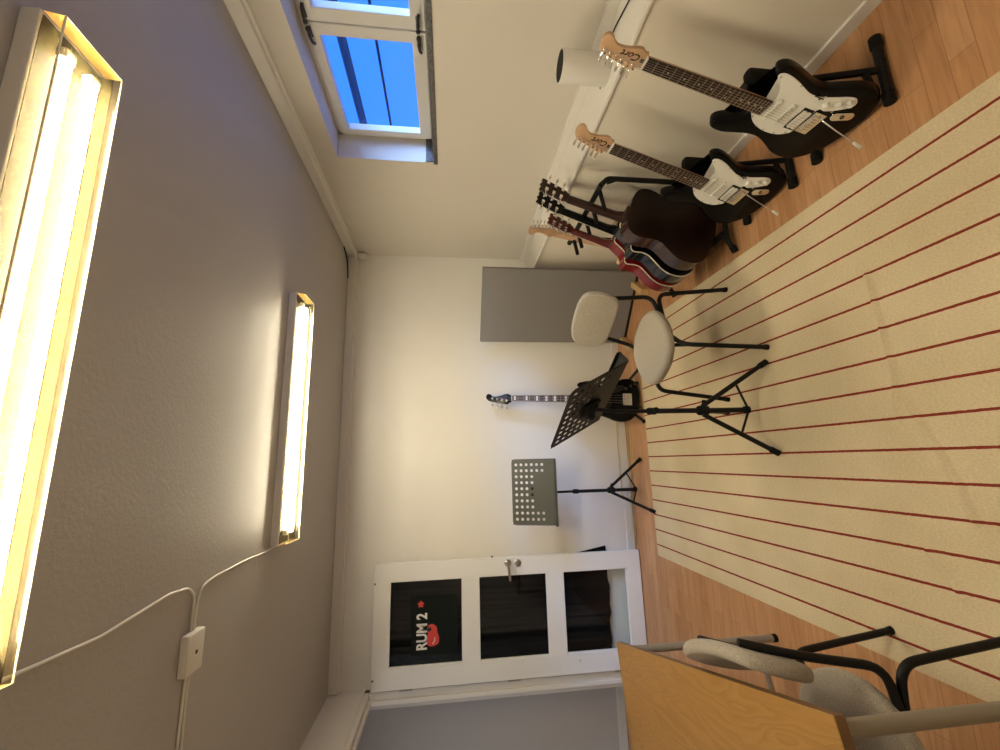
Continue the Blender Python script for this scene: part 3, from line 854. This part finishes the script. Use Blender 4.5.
# ------------------------------------------------------------------ acoustic guitars in the rack
DREAD = [(0, .0), (.07, .004), (.14, .022), (.185, .065), (.200, .13), (.190, .19), (.160, .245), (.138, .29), (.135, .33), (.145, .38), (.146, .43), (.128, .475), (.085, .495), (.03, .50), (0, .50)]
def acoustic(label, loc, rot, mb, ms, mn, binding=None, cut=False, sc=1.0, group=None, depth=.105, nl=1.0):
    t = thing('acoustic_guitar', label, 'guitar', loc, rot, group)
    right = DREAD[1:-1]
    left = [(-x, y) for x, y in DREAD[1:-1]][::-1]
    if cut:
        right = [p for p in right if p[1] < .34] + [(.143, .36), (.146, .385), (.128, .402), (.098, .404), (.068, .425), (.046, .47), (.030, .498)]
    pts = [(0, 0)] + right + [(0, .50)] + left
    out = [(x * sc, y * sc) for x, y in catmull(pts, 4)]
    d = depth * sc
    p = BM(); prism(p, out, .004, d - .004); obj('side', p, ms, t, auto=35)
    p = BM(); prism(p, inset_poly(out, .0005), 0, .0045, .002, seg=2); obj('back', p, mb, t, auto=35)
    p = BM(); prism(p, inset_poly(out, .0005), d - .0045, d, .002, seg=2); tp = obj('top', p, mb, t, auto=35)
    p = BM(); cyl(p, (0, .335 * sc, d - .001), (0, .335 * sc, d + .0006), .05 * sc, 28); obj('soundhole', p, M_inside, tp)
    p = BM(); box(p, (-.085 * sc, .15 * sc, d), (.085 * sc, .185 * sc, d + .009), .003); br = obj('bridge', p, M_rose, t)
    if binding:
        for z in (.002,):
            p = BM(); tube(p, [(x, y, z) for x, y in out], .0032, 6, closed=True); obj('binding', p, binding, t, smooth=True)
    # neck
    yn = .50 * sc + .335 * sc * nl; y0 = .50 * sc - .01
    w0, w1 = .028 * sc, .0215 * sc
    ztop = d + .002
    p = BM(); n = 10; rings = []
    for y in (y0, y0 + .06 * sc, yn - .02, yn):
        w = taper(y, y0, w0, yn, w1); dep = (.020 if y > y0 + .01 else .055) * sc
        rings.append([p.verts.new((w * math.cos(a), y, ztop - dep * math.sin(a))) for a in [PI * k / n for k in range(n + 1)]])
    for A, B in zip(rings[:-1], rings[1:]):
        for k in range(n): p.faces.new((A[k], A[k + 1], B[k + 1], B[k]))
        p.faces.new((A[n], A[0], B[0], B[n]))
    p.faces.new(rings[0]); p.faces.new(rings[-1][::-1]); obj('neck', p, mn, t, auto=40)
    p = BM(); box(p, (-.026 * sc, y0 - .005, d - .085 * sc), (.026 * sc, y0 + .022 * sc, d), .008); obj('heel', p, mn, t)
    fy0 = .40 * sc
    p = BM(); vs = []
    for y, w in ((fy0, .030 * sc), (yn, w1)):
        for x in (-w, w):
            for z in (ztop, ztop + .006): vs.append(p.verts.new((x, y, z)))
    for f in ((0, 1, 3, 2), (4, 6, 7, 5), (0, 4, 5, 1), (2, 3, 7, 6), (0, 2, 6, 4), (1, 5, 7, 3)): p.faces.new([vs[i] for i in f])
    fb = obj('fingerboard', p, M_rose, t)
    if binding:
        p = BM()
        for s in (-1, 1): tube(p, [(s * .030 * sc, fy0, ztop + .003), (s * w1, yn, ztop + .003)], .002, 6)
        obj('fingerboard_binding', p, binding, fb)
    # headstock tipped back
    TM = Matrix.Translation((0, yn, ztop)) @ Matrix.Rotation(math.radians(-13), 4, 'X')
    hp = catmull([(-.021, 0), (-.024, .012), (-.033, .035), (-.036, .10), (-.037, .165), (-.030, .178), (-.012, .172), (0, .181), (.012, .172), (.030, .178), (.037, .165), (.036, .10), (.033, .035), (.024, .012), (.021, 0)], 3)
    hp = [(x * sc, y * sc) for x, y in hp]
    p = BM(); prism(p, hp, -.015, 0, .002, TM, seg=1); hs = obj('headstock', p, mn, t, auto=35)
    if binding:
        p = BM(); tube(p, [TM @ Vector((x, y, 0)) for x, y in hp], .0018, 6, closed=True); obj('headstock_binding', p, binding, hs)
    for s in (-1, 1):
        for k in range(3):
            yy = (.048 + .046 * k) * sc
            p = BM()
            lathe(p, [(.0055, 0), (.0055, .003), (.003, .004), (.003, .017), (.0042, .019)], 10, TM @ Matrix.Translation((s * .021 * sc, yy, 0)))
            a = TM @ Vector((s * .030 * sc, yy, -.020)); b = TM @ Vector((s * .050 * sc, yy, -.020))
            cyl(p, a, b, .0028, 8)
            box(p, (-.009, -.004, -.010), (.009, .004, .010), .003, 2, TM @ Matrix.Translation((s * .058 * sc, yy, -.020)))
            box(p, (s * .021 * sc - .010, yy - .009, -.025), (s * .021 * sc + .010, yy + .009, -.0155), .003, 2, TM)
            obj('tuner', p, M_chrome, t, auto=40)
    p = BM(); box(p, (-w1, yn - .003, ztop), (w1, yn + .003, ztop + .010), .001); obj('nut', p, M_inlay, t)
    for k in range(6):
        s = -1 if k < 3 else 1; kk = k if k < 3 else 5 - k
        p = BM(); q = TM @ Vector((s * .021 * sc, (.048 + .046 * kk) * sc, .010))
        tube(p, [((-.027 + .0108 * k) * sc, .168 * sc, d + .012), ((-.017 + .0068 * k) * sc, yn, ztop + .0105), q], .0007, 5); obj('string', p, M_nickel, t)
    return t
yb = (.313, .0, .95)
acoustic('dark brown acoustic guitar in the rack, plain back facing the room, nearest the stands', (1.095, 1.825, .098), basis((.313, .0, .95), (.04, 1, .0)),
         M_brownlac, M_brownside, M_brownneck, None, False, .925)
acoustic('black acoustic guitar with cream binding in the rack, between the brown and red ones', (1.078, 1.955, .098), basis((.35, .0, .937), (.04, 1, .0)),
         M_gloss, M_navy, M_gloss, M_bind, True, .925)
acoustic('red acoustic guitar with cream binding in the rack, behind the black one', (1.075, 2.085, .094), basis((.34, .0, .94), (.04, 1, .0)),
         M_red, M_red, M_redneck, M_bind, True, .89, nl=.80)

# rack
t = thing('guitar_rack', 'black tubular floor rack holding the acoustic guitars', 'guitar rack', (1.2, 2.08, 0))
c = Vector((1.2, 2.08, 0)); Lc = lambda x, y, z: Vector((x, y, z)) - c
for y in (1.80, 2.385):
    p = BM(); tube(p, [Lc(1.380, y, .022), Lc(1.380, y, .655), Lc(1.345, y, .690)], .013, 12, rad=.02); obj('upright', p, M_black, t, auto=40)
    p = BM(); tube(p, [Lc(1.380, y, .60), Lc(1.355, y, .66)], .009, 10); obj('brace', p, M_black, t, auto=40)
    p = BM(); tube(p, [Lc(1.380, y, .05), Lc(1.06, y, .05), Lc(1.005, y, .014)], .013, 12, rad=.03); ft = obj('foot', p, M_black, t, auto=40)
    p = BM(); tube(p, [Lc(1.03, y, .030), Lc(1.000, y, .0155)], .0155, 12); obj('rubber_cap', p, M_rubber, ft, auto=40)
    p = BM(); tube(p, [Lc(1.235, y, .05), Lc(1.235, y, .11)], .011, 10); obj('post', p, M_black, t, auto=40)
p = BM(); tube(p, [Lc(1.20, 2.405, .06), Lc(1.195, 2.405, .345)], .018, 12); obj('end_post', p, M_rubber, t, auto=40)
for x, z in ((1.10, .062), (1.24, .105)):
    p = BM(); tube(p, [Lc(x, 1.80, z), Lc(x, 2.385, z)], .018, 12); obj('support_rail', p, M_rubber, t, auto=40)
p = BM(); tube(p, [Lc(1.345, 1.80, .690), Lc(1.345, 2.385, .690)], .014, 12); obj('neck_rail', p, M_black, t, auto=40)
for y in (1.835, 1.955, 2.07, 2.215, 2.30):
    p = BM(); tube(p, [Lc(1.345, y, .690), Lc(1.225, y, .668)], .0105, 10); obj('prong', p, M_rubber, t, auto=40)

# ------------------------------------------------------------------ bass and its stand
BASSB = [(x * 1.03, y * 1.13 + .075) for x, y in STRAT]
t = thing('bass_guitar', 'black bass guitar standing upright by the back wall behind the front music stand', 'guitar', (.432, 3.035, .125),
          basis((.055, .245, .966), (.06, -.967, .25)))
L = .864
p = BM(); prism(p, BASSB, -.045, 0, .010, seg=4); obj('body', p, M_gloss, t, auto=35)
p = BM(); prism(p, catmull([(x * .9, y * 1.1 + .08) for x, y in GUARD[::4]], 3), .0002, .0024); obj('pickguard', p, M_black, t, auto=30)
for y in (.13, .21):
    p = BM(); prism(p, rrect(.095, .026, .006, 4, 0, y), .0024, .009, .002, seg=2); obj('pickup', p, M_rubber, t, auto=30)
p = BM(); box(p, (-.045, -.05, .0005), (.045, .016, .004), .001); br = obj('bridge', p, M_chrome, t)
for k in range(4):
    x = -.030 + .020 * k; p = BM(); box(p, (x - .008, -.030, .004), (x + .008, .006, .013), .002); obj('saddle', p, M_chrome, br)
for x, y in ((.085, -.01), (.105, -.045), (.12, -.08)):
    p = BM(); lathe(p, [(.011, .0024), (.010, .014), (.008, .015)], 16, Matrix.Translation((x, y, 0))); obj('knob', p, M_hook, t, auto=40)
wf = lambda y: taper(y, .26, .032, .864, .0215)
p = BM(); n = 8; rings = []
for y in (.26, .36, .42, .864):
    w = wf(y); dep = .018
    rings.append([p.verts.new((w * math.cos(a), y, .0055 - dep * math.sin(a))) for a in [PI * k / n for k in range(n + 1)]])
for A, B in zip(rings[:-1], rings[1:]):
    for k in range(n): p.faces.new((A[k], A[k + 1], B[k + 1], B[k]))
    p.faces.new((A[n], A[0], B[0], B[n]))
p.faces.new(rings[0]); p.faces.new(rings[-1][::-1]); obj('neck', p, M_gloss, t, auto=40)
def tbar(y0, y1, z0, z1, wfun):
    bm = BM(); vs = []
    for y in (y0, y1):
        w = wfun(y)
        for x in (-w, w):
            for z in (z0, z1): vs.append(bm.verts.new((x, y, z)))
    for f in ((0, 1, 3, 2), (4, 6, 7, 5), (0, 4, 5, 1), (2, 3, 7, 6), (0, 2, 6, 4), (1, 5, 7, 3)): bm.faces.new([vs[i] for i in f])
    return bm
fb = obj('fingerboard', tbar(.255, .862, .0055, .0115, wf), mat('brown_fingerboard', (.085, .045, .028), .45, noise=.3, nscale=40), t)
for k in range(1, 21):
    y = fretpos(k, L); obj('fret', tbar(y - .0012, y + .0012, .0115, .0127, wf), M_nickel, fb)
for k in (1, 3, 5, 7, 9, 12, 15):
    y = (fretpos(k, L) + fretpos(k - 1, L)) / 2; hw = .010 if k < 12 else .007
    obj('inlay', tbar(y - hw * .8, y + hw * .8, .0112, .0120, lambda q: wf(q) * .72), M_inlay, fb)
obj('nut', tbar(.862, .867, .002, .015, lambda q: .022), M_inlay, t)
bh = catmull([(-.022, .864), (-.030, .880), (-.044, .895), (-.046, .915), (-.038, .96), (-.030, 1.01), (-.020, 1.05), (0, 1.070), (.022, 1.070), (.034, 1.055), (.030, 1.035), (.016, 1.02),
    (.014, .99), (.024, .95), (.036, .915), (.036, .895), (.027, .878), (.022, .864)], 4)
p = BM(); prism(p, bh, -.015, .0, .002, seg=2); obj('headstock', p, M_gloss, t, auto=35)
for k in range(4):
    y = .905 + .038 * k; x = -.018 + .005 * k
    p = BM(); lathe(p, [(.009, 0), (.009, .004), (.006, .005), (.0055, .018), (.007, .020)], 12, Matrix.Translation((x, y, 0)))
    xe = -.044 + .007 * k; cyl(p, (xe + .01, y, -.009), (xe - .022, y, -.009), .0035, 8)
    ellipsoid(p, (xe - .032, y, -.009), (.012, .012, .004), u=12, v=8)
    obj('tuner', p, M_nickel, t, auto=40)
    p = BM(); tube(p, [(-.030 + .020 * k, -.01, .0135), (-.0165 + .011 * k, .865, .0155), (x, y, .010)], .0013 - .0002 * k, 6); obj('string', p, M_nickel, t)
t = thing('bass_stand', 'low black stand under the bass guitar', 'guitar stand', (.45, 3.10, 0))
c = Vector((.45, 3.10, 0)); Lb = lambda x, y, z: Vector((x, y, z)) - c
for q in ((.26, 2.99), (.66, 3.0), (.46, 3.30)):
    p = BM(); tube(p, [Lb(.46, 3.17, .16), Lb(q[0], q[1], .012)], .011, 10); lg = obj('leg', p, M_black, t, auto=40)
    p = BM(); ellipsoid(p, Lb(q[0], q[1], .014), (.016, .016, .0135), u=12, v=8); obj('rubber_foot', p, M_rubber, lg, smooth=True)
p = BM(); tube(p, [Lb(.46, 3.17, .12), Lb(.46, 3.185, .40)], .011, 10); obj('column', p, M_black, t, auto=40)
p = BM(); tube(p, [Lb(.37, 2.955, .065), Lb(.365, 3.01, .020), Lb(.40, 3.12, .06), Lb(.46, 3.17, .08), Lb(.52, 3.12, .06), Lb(.555, 3.01, .020), Lb(.55, 2.955, .065)], .008, 10, rad=.02); obj('cradle', p, M_rubber, t, auto=50)
p = BM(); tube(p, [Lb(.46, 3.19, .33), Lb(.54, 3.19, .30), Lb(.585, 3.16, .29), Lb(.592, 3.15, .34), Lb(.590, 3.15, .40), Lb(.565, 3.16, .425), Lb(.50, 3.18, .40), Lb(.46, 3.19, .38)], .0065, 10, rad=.02); obj('yoke', p, M_rubber, t, auto=50)

# ------------------------------------------------------------------ music stands
def plate_with_holes(w, h, holes, nx, ny, x0, y0, dx, dy, r):
    """perforated sheet centred on the origin in the xy plane; holes = set of (i, j)"""
    bm = BM(); K = 12
    xs = [-w / 2] + [x0 + dx * (i - .5) for i in range(nx + 1)] + [w / 2]
    ys = [-h / 2] + [y0 + dy * (j - .5) for j in range(ny + 1)] + [h / 2]
    cache = {}
    def V(x, y):
        k = (round(x, 5), round(y, 5))
        if k not in cache: cache[k] = bm.verts.new((x, y, 0))
        return cache[k]
    for a in range(len(xs) - 1):
        for b in range(len(ys) - 1):
            X0, X1, Y0, Y1 = xs[a], xs[a + 1], ys[b], ys[b + 1]
            if (a - 1, b - 1) in holes:
                cx, cy = (X0 + X1) / 2, (Y0 + Y1) / 2
                cor = [V(X1, Y1), V(X0, Y1), V(X0, Y0), V(X1, Y0)]
                ring = [bm.verts.new((cx + r * math.cos(PI / 4 + 2 * PI * k / K), cy + r * math.sin(PI / 4 + 2 * PI * k / K), 0)) for k in range(K)]
                q = K // 4
                for s in range(4):
                    for k in range(q):
                        i0 = s * q + k; i1 = (i0 + 1) % K
                        if k < q - 1: bm.faces.new((cor[s], ring[i0], ring[i1]))
                        else: bm.faces.new((cor[s], ring[i0], ring[i1], cor[(s + 1) % 4]))
            else:
                bm.faces.new((V(X0, Y0), V(X1, Y0), V(X1, Y1), V(X0, Y1)))
    return bm

def music_stand(label, base, hub_z, yaw_legs, desk_c, desk_rot, dw, dh, md, spread=(.30, .30, .30), group=None, lip=.055):
    t = thing('music_stand', label, 'music stand', (base[0], base[1], base[2] if len(base) > 2 else 0), group=group)
    c = Vector((base[0], base[1], 0))
    R = Euler(desk_rot).to_matrix().to_4x4()
    DM = Matrix.Translation(Vector(desk_c) - c) @ R
    holes = {(i, j) for i in range(10) for j in range(6) if (j >= 2 or i in (0, 1, 8, 9))}
    dx = dw * .0925; dy = .0385 * dh / .32
    y0 = dh / 2 - .030 - 5 * dy
    bm = plate_with_holes(dw, dh, holes, 10, 6, -4.5 * dx, y0, dx, dy, .0105)
    # lip folded towards the reader, with a small upstand
    e = [bm.verts.new((x, y, z)) for (y, z) in ((-dh / 2, 0), (-dh / 2 - .006, .006), (-dh / 2 - .008, lip), (-dh / 2 + .008, lip + .006)) for x in (-dw / 2, dw / 2)]
    for k in range(3): bm.faces.new((e[2 * k], e[2 * k + 1], e[2 * k + 3], e[2 * k + 2]))
    bmesh.ops.remove_doubles(bm, verts=bm.verts[:], dist=1e-5)
    bmesh.ops.recalc_face_normals(bm, faces=bm.faces[:])
    bm.transform(DM)
    d = obj('desk', bm, md, t)
    sm = d.modifiers.new('thick', 'SOLIDIFY'); sm.thickness = .0016; sm.offset = 0
    # folded side rims and rim along the top
    p = BM(); hw, hh = dw / 2, dh / 2
    tube(p, [DM @ Vector(q) for q in ((-hw, -hh, .001), (-hw, hh - .02, .001), (-hw + .02, hh, .001), (hw - .02, hh, .001), (hw, hh - .02, .001), (hw, -hh, .001))], .0030, 6); obj('rim', p, md, d)
    # clamp behind the desk
    p = BM(); box(p, (-.035, -.06, -.018), (.035, .03, -.002), .004, 2, DM); k0 = DM @ Vector((0, -.02, -.022))
    cyl(p, DM @ Vector((-.03, -.02, -.022)), DM @ Vector((.03, -.02, -.022)), .013, 14)
    cyl(p, DM @ Vector((.03, -.02, -.022)), DM @ Vector((.062, -.02, -.022)), .012, 12)
    cyl(p, DM @ Vector((.044, -.02, -.022)), DM @ Vector((.062, -.02, -.022)), .019, 14)
    obj('clamp', p, M_rubber, t, auto=40)
    zt = k0.z; zm = (hub_z + zt) * .5
    p = BM(); tube(p, [(k0.x, k0.y, zt), (k0.x * .6, k0.y * .6, zt - .05), (0, 0, zt - .10), (0, 0, zm - .04)], .0085, 12, rad=.03); obj('upper_pole', p, M_black, t, auto=40)
    p = BM(); tube(p, [(0, 0, .10), (0, 0, zm)], .0115, 14); obj('lower_pole', p, M_black, t, auto=40)
    p = BM(); lathe(p, [(.014, zm - .030), (.016, zm - .026), (.016, zm + .004), (.012, zm + .012)], 16); cyl(p, (.0, -.01, zm - .012), (.0, -.040, zm - .012), .007, 10)
    cyl(p, (0, -.030, zm - .012), (0, -.042, zm - .012), .013, 12); obj('collar', p, M_rubber, t, auto=40)
    p = BM(); lathe(p, [(.018, hub_z - .03), (.022, hub_z - .025), (.022, hub_z + .015), (.015, hub_z + .025)], 18); cyl(p, (.015, -.0, hub_z - .01), (.045, -.012, hub_z - .01), .010, 10); obj('hub', p, M_rubber, t, auto=40)
    zl = .085
    p = BM(); lathe(p, [(.014, zl - .012), (.017, zl - .01), (.017, zl + .012), (.014, zl + .014)], 16); obj('brace_collar', p, M_rubber, t, auto=40)
    for (fx, fy) in yaw_legs:
        f = Vector((fx, fy, 0)) - c; dd = f.normalized()
        a = dd * .020 + Vector((0, 0, hub_z)); b = f + Vector((0, 0, .016))
        p = BM(); tube(p, [a, b], .0105, 12); lg = obj('leg', p, M_black, t, auto=40)
        p = BM(); tube(p, [b - (b - a).normalized() * .035, b + (b - a).normalized() * .004], .0135, 12); obj('rubber_foot', p, M_rubber, lg, auto=40)
        m = a.lerp(b, .52)
        p = BM(); tube(p, [dd * .016 + Vector((0, 0, zl)), m], .0055, 8); obj('brace', p, M_black, t, auto=40)
    return t
music_stand('black perforated music stand in front of the chair, desk turned away', (.200, 1.785, .006), .305, [(.408, 1.708), (.001, 1.717), (.215, 2.02)],
            (.222, 1.805, .835), (1.047, 0, 2.045), .45, .315, M_black, group='two music stands')
music_stand('grey-green perforated music stand by the white door, desk facing the room', (-.232, 3.085), .275, [(-.015, 3.109), (-.382, 2.949), (-.248, 3.255)],
            (-.222, 3.065, .850), (1.25, 0, -.02), .455, .315, M_deskmetal, group='two music stands')

# ------------------------------------------------------------------ chairs
def chair(label, loc, ang, group):
    t = thing('chair', label, 'chair', loc, (0, 0, ang), group)
    t.scale = (1, 1, .965)
    # seat: thick rounded cushion
    bm = BM(); so = catmull([(0, .184), (.075, .173), (.136, .132), (.172, .062), (.178, -.02), (.152, -.105), (.088, -.162), (0, -.181), (-.088, -.162), (-.152, -.105), (-.178, -.02), (-.172, .062), (-.136, .132), (-.075, .173)], 4)
    prism(bm, so, .412, .458, .021, seg=5); obj('seat', bm, M_fabric, t, auto=60)
    p = BM(); prism(p, [(x * .8, y * .8) for x, y in so], .402, .413, .004, seg=1); obj('seat_pan', p, M_black, t, auto=40)
    # backrest pad, slightly curved, leaning back
    bm = BM(); bo = catmull([(0, .112), (.09, .109), (.155, .088), (.178, .03), (.172, -.040), (.140, -.092), (.07, -.110), (0, -.113), (-.07, -.110), (-.140, -.092), (-.172, -.040), (-.178, .03), (-.155, .088), (-.09, .109)], 4)
    prism(bm, bo, -.018, .018, .0165, seg=5)
    bmesh.ops.triangulate(bm, faces=[f for f in bm.faces if len(f.verts) > 4])
    BMx = Matrix.Translation((0, -.226, .695)) @ Matrix.Rotation(PI / 2 + .27, 4, 'X') @ Matrix.Scale(-1, 4, (0, 0, 1))
    for v in bm.verts:
        v.co = BMx @ v.co
        v.co.y += .7 * v.co.x ** 2
    obj('backrest', bm, M_fabric, t, auto=60)
    r = .0108
    for s in (-1, 1):
        p = BM(); tube(p, [(s * .095, -.262, .752), (s * .130, -.228, .62), (s * .168, -.196, .436), (s * .135, -.10, .410), (s * .085, .10, .400)], r, 12, rad=.045); obj('back_frame', p, M_black, t, auto=50)
        p = BM(); tube(p, [(s * .195, -.235, .008), (s * .180, -.200, .402), (s * .125, -.09, .394), (s * .100, .03, .394)], r, 12, rad=.05); lg = obj('leg', p, M_black, t, auto=50)
        p = BM(); tube(p, [(s * .195, -.236, .0), (s * .1945, -.233, .018)], .0128, 12); obj('foot_cap', p, M_rubber, lg, auto=40)
        p = BM(); tube(p, [(s * .186, .195, .008), (s * .160, .150, .397), (s * .105, .03, .390), (s * .07, -.08, .388)], r, 12, rad=.05); lg = obj('leg', p, M_black, t, auto=50)
        p = BM(); tube(p, [(s * .186, .196, .0), (s * .1855, .194, .018)], .0128, 12); obj('foot_cap', p, M_rubber, lg, auto=40)
    return t
chair('beige fabric chair on the rug beside the front music stand', (.545, 1.960, .006), math.radians(121.5), 'two upholstered chairs')
chair('beige fabric chair pushed in at the oak table', (-.745, 1.110, .002), math.radians(108.0), 'two upholstered chairs')

# ------------------------------------------------------------------ table
A = Vector((-.789, 1.965)); B = Vector((-.490, .832))
u = (B - A); L = u.length; u.normalize(); v = Vector((u.y, -u.x)); v = v if v.x < 0 else -v
ang = math.atan2(u.y, u.x)
mid = (A + B) / 2 + v * .33
t = thing('table', 'oak-topped table with beige tubular legs beside the doorway', 'table', (mid.x, mid.y, 0), (0, 0, ang))
hx, hy = L / 2, .33
bm = BM(); box(bm, (-hx, -hy, .706), (hx, hy, .730), .0012, 1); obj('tabletop', bm, M_oak, t)
bm = BM()
e = .0006
for a, b in (((-hx - e, -hy - e, .7065), (-hx + .0005, hy + e, .7285)), ((hx - .0005, -hy - e, .7065), (hx + e, hy + e, .7285)), ((-hx, -hy - e, .7065), (hx, -hy + .0005, .7285)), ((-hx, hy - .0005, .7065), (hx, hy + e, .7285))):
    box(bm, a, b)
obj('edge_band', bm, mat('dark_oak_edge', (.20, .10, .04), .5, noise=.2, nscale=30), t)
sgn = 1 if (Matrix.Rotation(-ang, 2) @ v).y < 0 else -1      # side of the long edge next to the chair
bm = BM(); box(bm, (-hx + .07, -hy + .07, .672), (hx - .07, -hy + .09, .706)); box(bm, (-hx + .07, hy - .09, .672), (hx - .07, hy - .07, .706)); obj('apron', bm, M_beige, t)
for sx in (-1, 1):
    for sy in (-1, 1):
        p = BM(); x, y = sx * (hx - .03), sy * (hy - .03)
        tube(p, [(x, y, .001), (x, y, .706)],   .0158, 16); lg = obj('leg', p, M_beige, t, auto=40)
        p = BM(); tube(p, [(x, y, 0), (x, y, .02)], .0170, 16); obj('foot_cap', p, M_rubber, lg, auto=40)
    p = BM(); tube(p, [(sx * (hx - .03), -hy + .03, .09), (sx * (hx - .03), hy - .03, .09)], .011, 12); obj('stretcher', p, M_beige, t, auto=40)

# ------------------------------------------------------------------ acoustic screen against the back wall
A = Vector((.930, 3.215)); B = Vector((1.385, 2.845)); u = (B - A); W = u.length; ang = math.atan2(u.y, u.x)
mid = (A + B) / 2
t = thing('acoustic_screen', 'tall grey felt acoustic screen standing in the back right corner', 'screen', (mid.x, mid.y, 0), (0, 0, ang))
bm = BM(); box(bm, (-W / 2, 0, .022), (W / 2, .045, 1.205), .004); obj('panel', bm, M_panel, t)
bm = BM(); box(bm, (-W / 2 + .005, .002, .002), (W / 2 - .005, .043, .022), .002); obj('base_strip', bm, M_black, t)
for x in (-W / 2 + .03, -W / 2 + .49):
    bm = BM(); box(bm, (x - .022, -.20, 0), (x + .022, -.001, .055), .003)
    obj('foot', bm, M_pine, t)

# ------------------------------------------------------------------ small things
t = thing('canister', 'white open cylinder with a black inside standing on the wall ledge', 'canister', (1.592, 1.405, ZL))
p = BM(); lathe(p, [(.058, 0), (.060, .003), (.0605, .200), (.059, .202)], 40); lathe(p, [(.0575, .202), (.059, .202)], 40, cap=False); obj('shell', p, M_pot, t, auto=40)
p = BM(); lathe(p, [(.0565, .2023), (.0565, .2026)], 40); obj('opening', p, M_inside, t)
cable('ledge_cable', [(1.60, 1.00, ZL + .004), (1.63, 1.15, ZL + .004), (1.672, 1.30, ZL + .004), (1.668, 1.39, ZL + .004), (1.655, 1.43, ZL + .004), (1.60, 1.475, ZL + .004), (1.575, 1.478, ZL + .004)], .0028, M_black,
      'thin black cable lying along the ledge behind the white canister', rad=.03)
cable('floor_cable', [(.30, D - .06, .005), (.12, D - .045, .005), (-.05, D - .04, .005), (-.25, D - .05, .005), (-.45, D - .04, .005), (-.66, D - .045, .005)], .0042, M_cable_y, 'yellowed cable on the floor against the back wall skirting', rad=.04)
cable('floor_cable', [(.34, D - .10, .005), (.15, D - .12, .005), (0, D - .085, .005), (-.12, D - .11, .005), (-.24, D - .075, .005), (-.33, D - .03, .02), (-.30, D - .018, .075), (.1, D - .018, .078), (.36, D - .018, .07)], .0042, M_cable_y,
      'yellowed cable looping up over the back wall skirting behind the music stand', rad=.04)

# ------------------------------------------------------------------ light, sky, camera
w = bpy.data.worlds.new('evening_sky'); S.world = w; w.use_nodes = True
nt = w.node_tree; bg = nt.nodes['Background']
tc = nt.nodes.new('ShaderNodeTexCoord'); sp = nt.nodes.new('ShaderNodeSeparateXYZ'); nt.links.new(tc.outputs['Generated'], sp.inputs[0])
rp = nt.nodes.new('ShaderNodeValToRGB')
e = rp.color_ramp.elements
e[0].position = .0; e[0].color = (.062, .35, 1.6, 1)
e[1].position = .6; e[1].color = (.070, .36, 1.5, 1)
nt.links.new(sp.outputs['Z'], rp.inputs[0])
# bright sky patch added out of view to light the lower back wall
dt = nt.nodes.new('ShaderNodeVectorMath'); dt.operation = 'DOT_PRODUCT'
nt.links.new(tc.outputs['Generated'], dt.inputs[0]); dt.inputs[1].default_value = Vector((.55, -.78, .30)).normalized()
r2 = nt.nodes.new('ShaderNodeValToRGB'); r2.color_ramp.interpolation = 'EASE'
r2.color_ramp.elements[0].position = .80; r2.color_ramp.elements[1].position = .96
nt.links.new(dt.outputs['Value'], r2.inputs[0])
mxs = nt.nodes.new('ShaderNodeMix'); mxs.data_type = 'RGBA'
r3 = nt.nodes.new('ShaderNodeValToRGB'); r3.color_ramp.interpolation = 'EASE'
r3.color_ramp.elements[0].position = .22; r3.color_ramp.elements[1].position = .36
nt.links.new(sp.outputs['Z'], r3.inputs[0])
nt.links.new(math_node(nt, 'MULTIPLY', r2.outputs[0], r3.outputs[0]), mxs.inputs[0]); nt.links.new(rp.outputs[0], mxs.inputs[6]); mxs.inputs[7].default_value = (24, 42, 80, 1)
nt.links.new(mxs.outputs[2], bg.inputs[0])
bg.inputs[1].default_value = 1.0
def area(name, loc, rot, sx, sy, power, col, portal=False):
    l = bpy.data.lights.new(name, 'AREA'); l.shape = 'RECTANGLE'; l.size = sx; l.size_y = sy; l.energy = power; l.color = col
    o = bpy.data.objects.new(name, l); C.objects.link(o); o.location = loc; o.rotation_euler = rot
    l.cycles.is_portal = portal
    return o
area('window_portal', (FX + .10, (WY0 + WY1) / 2, (WZ0 + WZ1) / 2), (0, PI / 2, 0), .6, WY1 - WY0, 1, (1, 1, 1), True)
area('corridor_fill', (-2.6, 1.9, H - .02), (0, 0, 0), .5, .5, 11, (.84, .91, 1))  # added fill for the corridor; no such lamp is known there

cam = bpy.data.cameras.new('camera'); co = bpy.data.objects.new('camera', cam); C.objects.link(co)
F, YAW, PIT, ROL, CH = 420.64175, .2028477, -.1197517, -.0028458, 1.45
fw = Vector((math.sin(YAW) * math.cos(PIT), math.cos(YAW) * math.cos(PIT), math.sin(PIT)))
r0 = Vector((math.cos(YAW), -math.sin(YAW), 0)); u0 = r0.cross(fw)
rr = r0 * math.cos(ROL) + u0 * math.sin(ROL); uu = -r0 * math.sin(ROL) + u0 * math.cos(ROL)
# the phone was held upright and the picture is stored lying on its side
Mx = Matrix((-uu, rr, -fw)).transposed().to_4x4()
co.matrix_world = Matrix.Translation((0, 0, CH)) @ Mx
cam.sensor_width = 36; cam.lens = F * 36 / 1000; cam.clip_start = .02
S.camera = co
S.view_settings.view_transform = 'Standard'; S.view_settings.look = 'None'; S.view_settings.gamma = 1
S.view_settings.use_curve_mapping = False
S.view_settings.exposure = 0.0
